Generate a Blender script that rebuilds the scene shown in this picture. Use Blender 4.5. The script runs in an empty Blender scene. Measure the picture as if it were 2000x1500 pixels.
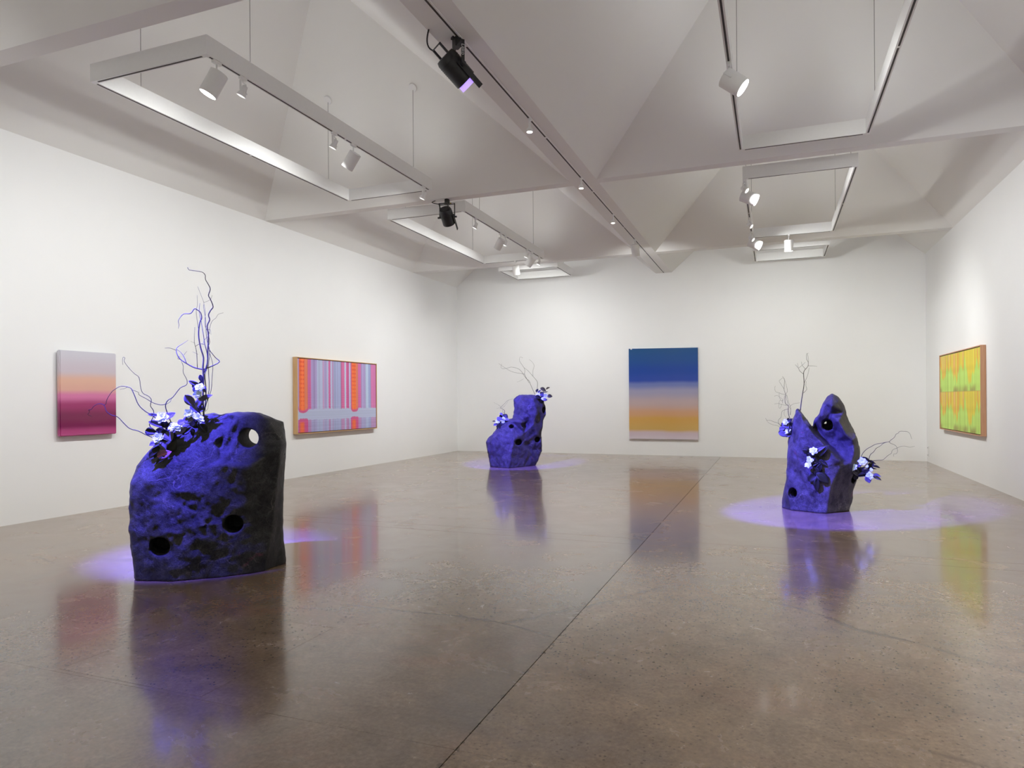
import bpy, bmesh, math, random
import numpy as np
from mathutils import Vector, Matrix
random.seed(7); rng = np.random.default_rng(11)
SC = bpy.context.scene
COL = SC.collection
PI = math.pi

# ------------------------------------------------------------------ camera
F = 1331.75                      # focal length for a 2000 px wide frame
SHY = 31.98
CAM = np.array([8.8355, -18.4749, 1.5])
YAW, ROLL = 0.3664, -0.0069
_cy, _sy = math.cos(YAW), math.sin(YAW)
FWD = np.array([-_sy, _cy, 0.0]); RGT = np.array([_cy, _sy, 0.0]); UP = np.array([0, 0, 1.0])
R2 = math.cos(ROLL)*RGT + math.sin(ROLL)*UP
U2 = -math.sin(ROLL)*RGT + math.cos(ROLL)*UP
cd = bpy.data.cameras.new('camera'); cam = bpy.data.objects.new('camera', cd); COL.objects.link(cam)
cam.matrix_world = Matrix(((R2[0], U2[0], -FWD[0], CAM[0]), (R2[1], U2[1], -FWD[1], CAM[1]), (R2[2], U2[2], -FWD[2], CAM[2]), (0, 0, 0, 1)))
cd.sensor_width = 36; cd.lens = F*36/2000; cd.shift_y = SHY/2000; cd.clip_end = 100
SC.camera = cam
# survey helpers: where a sight line from the camera meets a plane of the room
def ray(x, y): return FWD + R2*(x-1000)/F - U2*(y-750-SHY)/F
def on(x, y, ax, val):
    d = ray(x, y); return CAM + (val-CAM[ax])/d[ax]*d

# ------------------------------------------------------------------ world, exposure
w = bpy.data.worlds.new('world'); SC.world = w; w.use_nodes = True
w.node_tree.nodes['Background'].inputs[0].default_value = (0.8, 0.85, 0.9, 1)
w.node_tree.nodes['Background'].inputs[1].default_value = 0.0
SC.view_settings.view_transform = 'Standard'; SC.view_settings.look = 'None'
SC.view_settings.gamma = 1.0; SC.view_settings.use_curve_mapping = False
SC.view_settings.exposure = 0.27
cy_ = SC.cycles
cy_.max_bounces = 8; cy_.diffuse_bounces = 5; cy_.glossy_bounces = 3; cy_.transmission_bounces = 2
cy_.caustics_reflective = False; cy_.caustics_refractive = False
cy_.sample_clamp_indirect = 3.0; cy_.use_denoising = True

# room lighting: white track spots (position, aim, watts, cone degrees)
CYL_W, SML_W, DWN_W, FILL_W = 170.0, 95.0, 150.0, 5.0  # the last drives the unseen fill added above the frames
UV_COL = (0.085, 0.068, 1.0)
def spot_light(name, pos, aim, watts, deg, blend, colr=(.985, 1, .985), radius=.05, parent=None):
    ld = bpy.data.lights.new(name, 'SPOT'); ld.energy = watts; ld.spot_size = math.radians(deg); ld.spot_blend = blend
    ld.color = colr; ld.shadow_soft_size = radius
    o = bpy.data.objects.new(name, ld); COL.objects.link(o)
    d = Vector(aim)-Vector(pos); o.rotation_euler = d.to_track_quat('-Z', 'Y').to_euler(); o.location = pos
    if parent: o.parent = parent; o.matrix_parent_inverse = Matrix.Translation(-parent.location)
    return o
# bare lamps added in the bays out of view, to light the walls there
for p, a, wt in [((3.8, -15.6, 4.65), (0, -15.8, 1.7), 200), ((3.8, -17.8, 4.65), (0, -18.0, 1.7), 200),
                 ((8.45, -14.6, 4.65), (12.19, -12.6, 1.6), 300), ((8.45, -16.4, 4.65), (12.19, -17.2, 1.6), 200),
                 ((3.8, -20.6, 4.65), (2.5, -24.5, 1.6), 430), ((8.6, -20.6, 4.65), (9.5, -24.5, 1.6), 430)]:
    spot_light('unseen_bay_fill_lamp', p, a, wt, 140, 1.0, radius=.08)

# ------------------------------------------------------------------ mesh helpers
def link(name, me, mat=None, parent=None, smooth=False):
    o = bpy.data.objects.new(name, me); COL.objects.link(o)
    if mat: me.materials.append(mat)
    if parent is not None: o.parent = parent
    if smooth: me.shade_smooth()
    return o
class MB:
    def __init__(s): s.v = []; s.f = []
    def add(s, vs, fs):
        n = len(s.v); s.v += [tuple(map(float, p)) for p in vs]; s.f += [tuple(i+n for i in f) for f in fs]; return s
    def box(s, a, b):
        x0, y0, z0 = a; x1, y1, z1 = b
        return s.add([(x0,y0,z0),(x1,y0,z0),(x1,y1,z0),(x0,y1,z0),(x0,y0,z1),(x1,y0,z1),(x1,y1,z1),(x0,y1,z1)],
                     [(0,3,2,1),(4,5,6,7),(0,1,5,4),(1,2,6,5),(2,3,7,6),(3,0,4,7)])
    def obox(s, c, ax, ay, az, hx, hy, hz):
        c = np.array(c, float); A = [np.array(q, float) for q in (ax, ay, az)]
        vs = [c+A[0]*hx*i+A[1]*hy*j+A[2]*hz*k for k in (-1, 1) for (i, j) in ((-1,-1),(1,-1),(1,1),(-1,1))]
        return s.add(vs, [(0,3,2,1),(4,5,6,7),(0,1,5,4),(1,2,6,5),(2,3,7,6),(3,0,4,7)])
    def tube(s, pts, rad, n=8, caps=True):
        P = [np.array(p, float) for p in pts]; m = len(P)
        if np.isscalar(rad): rad = [rad]*m
        t0 = P[1]-P[0]; a = np.array([0, 0, 1.]) if abs(t0[2]) < .8*np.linalg.norm(t0) else np.array([1., 0, 0])
        rings = []
        for i in range(m):
            t = P[min(i+1, m-1)]-P[max(i-1, 0)]; t = t/(np.linalg.norm(t)+1e-12)
            x = a-t*(a@t); x = x/(np.linalg.norm(x)+1e-12); y = np.cross(t, x); a = x
            rings.append([P[i]+rad[i]*(x*math.cos(2*PI*k/n)+y*math.sin(2*PI*k/n)) for k in range(n)])
        fs = [(i*n+k, i*n+(k+1) % n, (i+1)*n+(k+1) % n, (i+1)*n+k) for i in range(m-1) for k in range(n)]
        if caps: fs += [tuple(range(n))[::-1], tuple((m-1)*n+k for k in range(n))]
        return s.add([p for r in rings for p in r], fs)
    def build(s, name, mat, parent=None, smooth=False, angle=None):
        off = np.array(parent.location) if parent is not None else np.zeros(3)
        me = bpy.data.meshes.new(name)
        me.from_pydata([tuple(np.array(p)-off) for p in s.v], [], s.f); me.validate()
        o = link(name, me, mat, parent, smooth)
        if smooth and angle: me.set_sharp_from_angle(angle=angle)
        return o
def thing(name, loc, label, cat, group=None):
    o = bpy.data.objects.new(name, None); COL.objects.link(o); o.location = tuple(map(float, loc)); o.empty_display_size = .1
    o['label'] = label; o['category'] = cat
    if group: o['group'] = group
    return o
def struct(o): o['kind'] = 'structure'; return o

# ------------------------------------------------------------------ materials
def lin(c): return tuple(((x/255)/12.92 if x/255 <= .04045 else ((x/255+.055)/1.055)**2.4) for x in c)
class NT:
    def __init__(s, name):
        s.m = bpy.data.materials.new(name); s.m.use_nodes = True; s.t = s.m.node_tree
        s.b = s.t.nodes['Principled BSDF']; s.out = s.t.nodes['Material Output']
    def n(s, ty, **k):
        x = s.t.nodes.new(ty)
        for a, v in k.items():
            if a.startswith('i_'): x.inputs[a[2:].replace('_', ' ')].default_value = v
            else: setattr(x, a, v)
        return x
    def l(s, a, b): s.t.links.new(a, b); return s
    def noise(s, vec, scale, detail=4, rough=.55, dist=0.0):
        x = s.n('ShaderNodeTexNoise'); x.inputs['Scale'].default_value = scale; x.inputs['Detail'].default_value = detail
        x.inputs['Roughness'].default_value = rough; x.inputs['Distortion'].default_value = dist
        if vec is not None: s.l(vec, x.inputs['Vector'])
        return x.outputs['Fac']
    def ramp(s, fac, stops, interp='LINEAR'):
        x = s.n('ShaderNodeValToRGB'); r = x.color_ramp; r.interpolation = interp
        while len(r.elements) < len(stops): r.elements.new(.5)
        for e, (p, c) in zip(r.elements, stops):
            e.position = p; e.color = (*c, 1) if len(c) == 3 else c
        s.l(fac, x.inputs['Fac']); return x.outputs['Color']
    def mix(s, fac, a, b, mode='MIX'):
        x = s.n('ShaderNodeMix', data_type='RGBA', blend_type=mode)
        for sock, v in ((x.inputs['Factor'], fac), (x.inputs['A'], a), (x.inputs['B'], b)):
            pass
        I = x.inputs; fa, A, B = I[0], I[6], I[7]
        for sock, v in ((fa, fac), (A, a), (B, b)):
            if isinstance(v, (int, float)): sock.default_value = v if sock is fa else (v, v, v, 1)
            elif isinstance(v, tuple): sock.default_value = (*v, 1) if len(v) == 3 else v
            else: s.l(v, sock)
        return x.outputs[2]
    def math(s, op, a, b=0.0, clamp=False):
        x = s.n('ShaderNodeMath', operation=op, use_clamp=clamp)
        for i, v in enumerate((a, b)):
            if isinstance(v, (int, float)): x.inputs[i].default_value = v
            else: s.l(v, x.inputs[i])
        return x.outputs[0]
    def bump(s, h, strength=.2, dist=.01):
        x = s.n('ShaderNodeBump'); x.inputs['Strength'].default_value = strength; x.inputs['Distance'].default_value = dist
        s.l(h, x.inputs['Height']); s.l(x.outputs[0], s.b.inputs['Normal'])
    def base(s, c):
        if isinstance(c, tuple): s.b.inputs['Base Color'].default_value = (*c, 1)
        else: s.l(c, s.b.inputs['Base Color'])
    def set(s, **k):
        for a, v in k.items(): s.b.inputs[a.replace('_', ' ')].default_value = v
        return s
    def pos(s): return s.n('ShaderNodeNewGeometry').outputs['Position']

def plain(name, c, rough=.5, metal=0.0, var=.04, bump=0.0, scale=30):
    m = NT(name); f = m.noise(m.pos(), scale, 3)
    m.base(m.ramp(f, [(0.3, tuple(x*(1-var) for x in c)), (.7, tuple(min(1, x*(1+var)) for x in c))]))
    m.set(Roughness=rough, Metallic=metal)
    if bump: m.bump(f, bump, .003)
    return m.m
M = {}
M['wall'] = plain('white_wall_paint', (.88, .885, .88), .75, var=.008, bump=.04, scale=1.2)
M['ceil'] = plain('white_ceiling_plaster', (.85, .85, .825), .8, var=.01, bump=.03, scale=.8)
M['white'] = plain('white_powder_coat', (.84, .84, .83), .45, var=.01)
M['slot'] = plain('dark_track_channel', (.03, .022, .018), .6)
M['black'] = plain('black_painted_metal', (.012, .012, .013), .45, var=.2)
M['black2'] = plain('black_rubber_cable', (.008, .008, .008), .6)
M['brass'] = plain('yellow_brass_bolt', (.55, .42, .06), .35, metal=.8)
M['silver'] = plain('silver_print', (.6, .6, .62), .5)
M['wire'] = plain('steel_cable', (.25, .24, .23), .4, metal=.6)
M['wood'] = None
def emis(name, c, st):
    m = NT(name); m.base((.8, .8, .8)); m.b.inputs['Emission Color'].default_value = (*c, 1); m.b.inputs['Emission Strength'].default_value = st
    return m.m
M['lens'] = emis('glowing_lamp_lens', (1, .99, .96), 9)
M['lensw'] = emis('warm_glowing_lamp_lens', (1, .9, .78), 7)
M['lensoff'] = plain('clear_lamp_reflector', (.75, .75, .74), .15, metal=.5)
M['uvlens'] = emis('violet_lit_gel', (.40, .24, 1.0), .95)
def wood(name, c1, c2, axis):
    m = NT(name); mp = m.n('ShaderNodeMapping'); sc = [60, 60, 60]; sc[axis] = 2.5; mp.inputs['Scale'].default_value = sc
    m.l(m.pos(), mp.inputs['Vector']); f = m.noise(mp.outputs[0], 1.0, 4)
    m.base(m.ramp(f, [(.3, c1), (.7, c2)])); m.set(Roughness=.45); return m.m
M['oakv'] = wood('pale_oak_upright_grain', lin((196, 154, 104)), lin((214, 176, 128)), 2)
M['oakh'] = wood('pale_oak_level_grain', lin((196, 154, 104)), lin((214, 176, 128)), 1)
M['mapv'] = wood('tan_beech_upright_grain', lin((190, 140, 105)), lin((204, 158, 122)), 2)
M['maph'] = wood('tan_beech_level_grain', lin((190, 140, 105)), lin((204, 158, 122)), 1)
M['shadowgap'] = plain('dark_frame_gap', (.04, .025, .02), .6)

def floor_mat(name, aggregate):
    m = NT(name); p = m.pos(); ag = aggregate
    big = m.noise(p, .45, 6, .62, .9); mid = m.noise(p, 1.9, 8, .68, .6); fine = m.noise(p, 42, 5, .7); str_ = m.noise(p, 6.5, 6, .7, .8)
    k = 1.06 if ag else .95
    L = lambda *q: tuple(x*k*t_ for x, t_ in zip(lin(q), (1.10, 1.0, .93)))
    c = m.ramp(big, [(.30, L(96, 84, 70)), (.45, L(130, 113, 94)), (.58, L(122, 110, 95)), (.76, L(158, 142, 121))])
    c2 = m.ramp(mid, [(.30, L(84, 72, 61)), (.5, L(132, 116, 97)), (.70, L(164, 146, 124))])
    c = m.mix(.52, c, c2)
    c = m.mix(.22, c, m.ramp(str_, [(.3, L(84, 74, 64)), (.7, L(164, 146, 126))]))
    warm = m.ramp(m.noise(p, 1.25, 4, .6, 1.4), [(.50, (0, 0, 0)), (.74, (1, 1, 1))])
    c = m.mix(m.math('MULTIPLY', warm, .40 if not ag else .22), c, lin((156, 112, 90)))
    cool = m.ramp(m.noise(p, .8, 4, .6, .9), [(.56, (0, 0, 0)), (.76, (1, 1, 1))])
    c = m.mix(m.math('MULTIPLY', cool, .35), c, lin((104, 100, 104)))
    c = m.mix(1.0, c, m.ramp(fine, [(.3, (.74, .74, .74)), (.7, (1.2, 1.2, 1.2))]), 'MULTIPLY')
    # round pale drip stains
    vs = m.n('ShaderNodeTexVoronoi'); vs.inputs['Scale'].default_value = 1.35; m.l(p, vs.inputs['Vector'])
    st = m.math('MULTIPLY', m.ramp(vs.outputs['Distance'], [(.075, (1, 1, 1)), (.095, (0, 0, 0))]), m.ramp(vs.outputs['Color'], [(.60, (0, 0, 0)), (.64, (1, 1, 1))]))
    c = m.mix(m.math('MULTIPLY', st, .35), c, lin((176, 158, 140)))
    # worn, chipped edges along the long joint
    sx = m.n('ShaderNodeSeparateXYZ'); m.l(p, sx.inputs[0]); dx = m.math('ABSOLUTE', m.math('SUBTRACT', sx.outputs[0], 7.55))
    chip = m.math('LESS_THAN', dx, m.math('MULTIPLY', m.math('SUBTRACT', m.noise(p, 9, 5, .75), .50), .16))
    c = m.mix(m.math('MULTIPLY', chip, .6), c, lin((66, 56, 50)))
    if not ag:
        bd = m.n('ShaderNodeMapRange', interpolation_type='SMOOTHSTEP'); bd.inputs[1].default_value = .55; bd.inputs[2].default_value = .05; m.l(dx, bd.inputs[0])
        c = m.mix(m.math('MULTIPLY', bd.outputs[0], m.ramp(m.noise(p, 1.1, 3), [(.35, (.1, .1, .1)), (.65, (.6, .6, .6))])), c, lin((96, 91, 88)))
    if ag:
        vo = m.n('ShaderNodeTexVoronoi'); vo.inputs['Scale'].default_value = 38; m.l(p, vo.inputs['Vector'])
        near = m.ramp(m.noise(p, .7, 3, .6, .3), [(.40, (0, 0, 0)), (.62, (1, 1, 1))])
        spot = m.ramp(vo.outputs['Distance'], [(.20, (1, 1, 1)), (.28, (0, 0, 0))])
        pick = m.ramp(vo.outputs['Color'], [(.52, (0, 0, 0)), (.60, (1, 1, 1))])
        kk = m.math('MULTIPLY', m.math('MULTIPLY', spot, pick), m.math('ADD', m.math('MULTIPLY', near, .6), .35))
        c = m.mix(kk, c, lin((56, 48, 44)))
        vo2 = m.n('ShaderNodeTexVoronoi'); vo2.inputs['Scale'].default_value = 52; m.l(p, vo2.inputs['Vector'])
        sp2 = m.ramp(vo2.outputs['Distance'], [(.12, (1, 1, 1)), (.2, (0, 0, 0))])
        pk2 = m.ramp(vo2.outputs['Color'], [(.62, (0, 0, 0)), (.68, (1, 1, 1))])
        c = m.mix(m.math('MULTIPLY', m.math('MULTIPLY', sp2, pk2), .35), c, lin((176, 160, 140)))
    # hairline cracks
    for sc, th, dist in ((.23, .004, 3.0),):
        v = m.n('ShaderNodeTexVoronoi', feature='DISTANCE_TO_EDGE'); v.inputs['Scale'].default_value = sc
        wv = m.n('ShaderNodeMix', data_type='VECTOR'); wv.inputs[0].default_value = .18
        nz = m.n('ShaderNodeTexNoise'); nz.inputs['Scale'].default_value = 1.3; nz.inputs['Detail'].default_value = 6; m.l(p, nz.inputs['Vector'])
        m.l(p, wv.inputs[4]); m.l(nz.outputs['Color'], wv.inputs[5]); m.l(wv.outputs[1], v.inputs['Vector'])
        ck = m.ramp(v.outputs['Distance'], [(0.0, (1, 1, 1)), (th, (0, 0, 0))])
        brk = m.ramp(m.noise(p, .9, 3), [(.47, (0, 0, 0)), (.56, (1, 1, 1))])
        c = m.mix(m.math('MULTIPLY', m.math('MULTIPLY', ck, brk), .55), c, lin((70, 60, 52)))
    m.base(c)
    rr = m.ramp(mid, [(.3, (.20, .20, .20)), (.7, (.30, .30, .30))])
    m.l(rr, m.b.inputs['Roughness'])
    m.set(**{'IOR': 1.5, 'Coat_Weight': .55, 'Coat_Roughness': .10, 'Coat_IOR': 1.5})
    sw = m.n('ShaderNodeMapping'); sw.inputs['Scale'].default_value = (1, 1, 1); m.l(p, sw.inputs['Vector'])
    hb = m.noise(sw.outputs[0], 5, 3, .5); m.bump(hb, .02, .02)
    return m.m
M['floor_a'] = floor_mat('polished_brown_concrete', False)
M['floor_b'] = floor_mat('polished_speckled_concrete', True)
M['joint'] = plain('dirty_floor_joint', (.05, .04, .033), .8)
M['patch'] = None

def rock_mat(name, hi, lo, vein=.35, rough=.45, vscale=2.2, speck=.5, tint=(.2, .06, .10), bstr=.7):
    m = NT(name); p = m.n('ShaderNodeTexCoord').outputs['Object']
    a = m.noise(p, 2.6, 9, .68, .9); b = m.noise(p, 9, 8, .75, .4); f = m.noise(p, 95, 4, .8)
    c = m.ramp(a, [(.38, lo), (.52, tuple((x*.4+y*.6) for x, y in zip(hi, lo))), (.66, hi)])
    c = m.mix(.5, c, m.ramp(b, [(.40, lo), (.62, hi)]))
    c = m.mix(1.0, c, m.ramp(f, [(.3, (.45, .45, .45)), (.7, (1.6, 1.6, 1.6))]), 'MULTIPLY')
    sp = m.ramp(f, [(.62, (0, 0, 0)), (.72, (1, 1, 1))])
    c = m.mix(m.math('MULTIPLY', m.math('MULTIPLY', sp, m.ramp(a, [(.45, (0, 0, 0)), (.6, (1, 1, 1))])), speck), c, tuple(min(1, x*2.6) for x in hi))
    nz = m.n('ShaderNodeTexNoise'); nz.inputs['Scale'].default_value = 2.5; nz.inputs['Detail'].default_value = 6; m.l(p, nz.inputs['Vector'])
    wv = m.n('ShaderNodeMix', data_type='VECTOR'); wv.inputs[0].default_value = .4
    m.l(p, wv.inputs[4]); m.l(nz.outputs['Color'], wv.inputs[5])
    for vs_, wd_, am_ in ((vscale, .006, vein), (vscale*2.6, .012, vein*.5)):
        v = m.n('ShaderNodeTexVoronoi', feature='DISTANCE_TO_EDGE'); v.inputs['Scale'].default_value = vs_; m.l(wv.outputs[1], v.inputs['Vector'])
        vk = m.ramp(v.outputs['Distance'], [(0, (1, 1, 1)), (wd_, (0, 0, 0))])
        brk = m.ramp(m.noise(p, 3+vs_, 3), [(.45, (0, 0, 0)), (.6, (1, 1, 1))])
        c = m.mix(m.math('MULTIPLY', m.math('MULTIPLY', vk, brk), am_), c, (.24, .21, .20))
    tk = m.ramp(m.noise(p, 3.7, 4, .6, 1.5), [(.66, (0, 0, 0)), (.74, (1, 1, 1))])
    c = m.mix(m.math('MULTIPLY', tk, .5), c, tint)
    m.base(c); m.l(m.ramp(b, [(.3, (rough-.1,)*3), (.7, (rough+.2,)*3)]), m.b.inputs['Roughness'])
    m.b.inputs['Specular IOR Level'].default_value = .22
    h = m.math('ADD', m.math('MULTIPLY', b, 1.0), m.math('MULTIPLY', f, .3))
    m.bump(h, bstr, .03)
    return m.m
M['rock1'] = rock_mat('black_veined_stone', (.075, .075, .075), (.008, .008, .009), .5, .36)
M['rock2'] = rock_mat('grey_pitted_stone', (.085, .075, .085), (.022, .020, .022), .9, .55, 3.4)
M['rock3'] = rock_mat('smooth_dark_stone', (.120, .110, .120), (.013, .011, .014), .5, .40, 1.8, .25, (.30, .07, .12))

def leaf_mat(name, c1, c2, vc=None):
    m = NT(name); uv = m.n('ShaderNodeTexCoord').outputs['Object']; f = m.noise(uv, 25, 3)
    c = m.ramp(f, [(.3, c1), (.7, c2)])
    if vc:
        sx = m.n('ShaderNodeSeparateXYZ'); m.l(uv, sx.inputs[0])
        ay = m.math('ABSOLUTE', sx.outputs[1]); t = m.math('SUBTRACT', sx.outputs[0], m.math('MULTIPLY', ay, .9))
        s_ = m.math('ABSOLUTE', m.math('SINE', m.math('MULTIPLY', t, 26)))
        k = m.math('MAXIMUM', m.math('LESS_THAN', s_, .28), m.math('LESS_THAN', ay, .02))
        c = m.mix(m.math('MULTIPLY', k, .8), c, vc)
    m.base(c); m.set(Roughness=.5); m.b.inputs['Specular IOR Level'].default_value = .25; m.bump(f, .2, .004); return m.m
M['leaf'] = leaf_mat('violet_lit_leaf', (.075, .08, .085), (.14, .12, .17))  # leaves caught by the violet lamps, that light put into the colour
M['leafd'] = leaf_mat('shaded_leaf', (.007, .008, .005), (.016, .016, .010))  # leaf backs turned from the lamps, shade put into the colour
M['leafv'] = leaf_mat('pink_veined_leaf', (.10, .10, .14), (.16, .13, .2), (.9, .12, .35))
M['petal'] = plain('white_petal', (.78, .94, .92), .5, var=.06)
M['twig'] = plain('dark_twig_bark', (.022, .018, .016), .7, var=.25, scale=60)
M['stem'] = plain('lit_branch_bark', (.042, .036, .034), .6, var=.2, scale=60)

# ------------------------------------------------------------------ room shell
W, HL = 12.19, 4.88
Y1 = -25.0
YB = [(-2.68, -2.45), (-8.25, -8.06), (-13.93, -13.74), (-19.55, -19.36)]   # cross beams (near, far edge)
YB[2] = (-14.13, -13.92)
XB = (5.91, 6.32)
RZ = 7.45
def slab(name, a, b, mat, parent=None): return MB().box(a, b).build(name, mat, parent)
struct(slab('wall_left', (-.2, Y1-.2, -.05), (0, .2, 7.9), M['wall']))
struct(slab('wall_right', (W, Y1-.2, -.05), (W+.2, .2, 7.9), M['wall']))
struct(slab('wall_back', (0, 0, -.05), (W, .2, 7.9), M['wall']))
struct(slab('wall_front', (0, Y1-.2, -.05), (W, Y1, 7.9), M['wall']))
# ceiling: a roof slab over hipped plaster coffers between the beams
ceiling = struct(slab('ceiling', (0, Y1, 7.7), (W, 0, 7.9), M['ceil']))
def coffer(x0, x1, y0, y1, name='coffer'):
    cx = (x0+x1)/2; dx = (x1-x0)/2; ins = min(dx*.8, (y1-y0)/2-.2)
    a, b = y0+ins, y1-ins
    vs = [(x0,y0,HL),(x1,y0,HL),(x1,y1,HL),(x0,y1,HL),(cx,a,RZ),(cx,b,RZ)]
    bm = bmesh.new(); V = [bm.verts.new(v) for v in vs]
    for f in ((0,1,4),(1,2,5,4),(2,3,5),(3,0,4,5)): bm.faces.new([V[i] for i in f])
    if y1 > .05: bmesh.ops.bisect_plane(bm, geom=bm.verts[:]+bm.edges[:]+bm.faces[:], plane_co=(0, .02, 0), plane_no=(0, 1, 0), clear_outer=True)
    if y0 < Y1: bmesh.ops.bisect_plane(bm, geom=bm.verts[:]+bm.edges[:]+bm.faces[:], plane_co=(0, Y1-.02, 0), plane_no=(0, 1, 0), clear_inner=True)
    me = bpy.data.meshes.new(name); bm.to_mesh(me); bm.free()
    return link(name, me, M['ceil'], ceiling)
rows = [(YB[0][1], 3.1), (YB[1][1], YB[0][0]), (YB[2][1], YB[1][0]), (YB[3][1], YB[2][0]), (-25.1, YB[3][0])]
def ceil_z(x, y):
    x0, x1 = (0, XB[0]) if x < 6.1 else (XB[1], W)
    for (a, b) in rows:
        if a <= y <= b:
            dx = (x1-x0)/2; ins = min(dx*.8, (b-a)/2-.2); k = RZ-HL
            return HL+k*min(1, (x-x0)/dx, (x1-x)/dx, (y-a)/ins, (b-y)/ins)
    return HL
for (a, b) in rows:
    coffer(0, XB[0], a, b); coffer(XB[1], W, a, b)
struct(slab('trim_1', (XB[0], Y1, HL), (XB[1], 0, HL+.12), M['ceil']))
for i, (a, b) in enumerate(YB):
    m_ = MB().box((0, a, HL), (XB[0], b, HL+.12)); m_.box((XB[1], a, HL), (W, b, HL+.12))
    struct(m_.build('trim_%d' % (i+2), M['ceil']))

# floor: poured slabs with open joints
fl = MB().box((0, Y1, -.12), (W, 0, -.035)).build('floor', M['joint']); struct(fl)
g = .0025; gys = [0, .0006, .0008, .0022, .0022, .0004, 0]
xs = [0, 7.55, W]; ys = [Y1, -21.4, -15.83, -11.43, -11.13, -5.5, 0]
for i in range(2):
    for j in range(len(ys)-1):
        x0, x1, y0, y1 = xs[i]+g*(i > 0), xs[i+1]-g*(i < 1), ys[j]+gys[j], ys[j+1]-gys[j+1]
        if i == 1 and j in (1,): pass
        if i == 0 and j == 2:      # slab with a paler square repair let into it
            px0, px1, py0, py1 = 5.06, 6.10, -15.80, -14.68
            mm = MB()
            for r in ((x0,y0,x1,py0), (x0,py0,px0,py1), (px1,py0,x1,py1), (x0,py1,x1,y1)):
                mm.box((r[0], r[1], -.034), (r[2], r[3], 0))
            mm.build('slab', M['floor_a'], fl)
            MB().box((px0+.002, py0+.002, -.034), (px1-.002, py1-.002, 0)).build('slab', M['floor_b'], fl)['label'] = 'paler square repair in the concrete'
        else:
            mb = MB().box((x0, y0, -.034), (x1, y1, 0)); mb.build('slab', M['floor_b'] if i else M['floor_a'], fl)

# ------------------------------------------------------------------ stone carving: implicit solids turned into meshes
def vnoise(P, scale, seed):
    r = np.random.default_rng(seed); L = r.random((32, 32, 32)).astype(np.float32)
    q = P*scale+100.37; i = np.floor(q).astype(int); f = q-i; f = f*f*(3-2*f); out = 0
    for dx in (0, 1):
        for dy in (0, 1):
            for dz in (0, 1):
                wgt = (f[..., 0] if dx else 1-f[..., 0])*(f[..., 1] if dy else 1-f[..., 1])*(f[..., 2] if dz else 1-f[..., 2])
                out = out+wgt*L[(i[..., 0]+dx) % 32, (i[..., 1]+dy) % 32, (i[..., 2]+dz) % 32]
    return out*2-1
def fbm(P, scale, seed, octv=3): return sum(vnoise(P, scale*2**k, seed+k)*.5**k for k in range(octv))
def surface_nets(D):
    I = D < 0; nx, ny, nz = D.shape
    c = I[:-1, :-1, :-1].astype(np.int8)*0
    for a in (0, 1):
        for b in (0, 1):
            for d in (0, 1): c = c+I[a:nx-1+a, b:ny-1+b, d:nz-1+d]
    act = (c > 0) & (c < 8); idx = -np.ones(act.shape, int); cells = np.argwhere(act); idx[act] = np.arange(len(cells))
    S = np.zeros((len(cells), 3)); N = np.zeros(len(cells))
    cor = [(a, b, d) for a in (0, 1) for b in (0, 1) for d in (0, 1)]
    for p in cor:
        for ax in range(3):
            if p[ax]: continue
            q = list(p); q[ax] = 1
            A = D[tuple((cells+p).T)]; B = D[tuple((cells+q).T)]; m = (A < 0) != (B < 0)
            t = np.where(m, A/(A-B+1e-20), 0); pt = np.array(p, float)[None]+0*S; pt[:, ax] = t
            S[m] += pt[m]; N += m
    V = cells+S/np.maximum(N, 1)[:, None]
    Fs = []
    for ax in range(3):
        b, d = [(1, 2), (2, 0), (0, 1)][ax]
        sl = [slice(None)]*3; s2 = [slice(None)]*3; sl[ax] = slice(0, -1); s2[ax] = slice(1, None)
        A, B = I[tuple(sl)], I[tuple(s2)]
        for sign, m in ((1, A & ~B), (-1, ~A & B)):
            e = np.argwhere(m); e = e[(e[:, b] > 0) & (e[:, d] > 0) & (e[:, b] < D.shape[b]-1) & (e[:, d] < D.shape[d]-1)]
            def g_(ob, od):
                k = e.copy(); k[:, b] -= ob; k[:, d] -= od; return idx[tuple(k.T)]
            q = np.stack([g_(1, 1), g_(0, 1), g_(0, 0), g_(1, 0)], 1)
            if sign < 0: q = q[:, ::-1]
            Fs.append(q)
    return V, np.concatenate(Fs)
def poly_sdf(U, Vv, poly):
    d = np.full(U.shape, 1e9); ins = np.zeros(U.shape, bool); n = len(poly)
    for i in range(n):
        a = poly[i]; b = poly[(i+1) % n]; e = b-a; L = e@e+1e-12
        t = np.clip(((U-a[0])*e[0]+(Vv-a[1])*e[1])/L, 0, 1)
        d = np.minimum(d, np.hypot(U-a[0]-t*e[0], Vv-a[1]-t*e[1]))
        c = ((a[1] > Vv) != (b[1] > Vv)) & (U < (b[0]-a[0])*(Vv-a[1])/(b[1]-a[1]+1e-12)+a[0]); ins ^= c
    return np.where(ins, -d, d)
def smax(a, b, k): h = np.clip(.5-.5*(b-a)/k, 0, 1); return b*(1-h)+a*h+k*h*(1-h)
def smin(a, b, k): return -smax(-a, -b, k)
from mathutils.geometry import delaunay_2d_cdt
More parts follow.
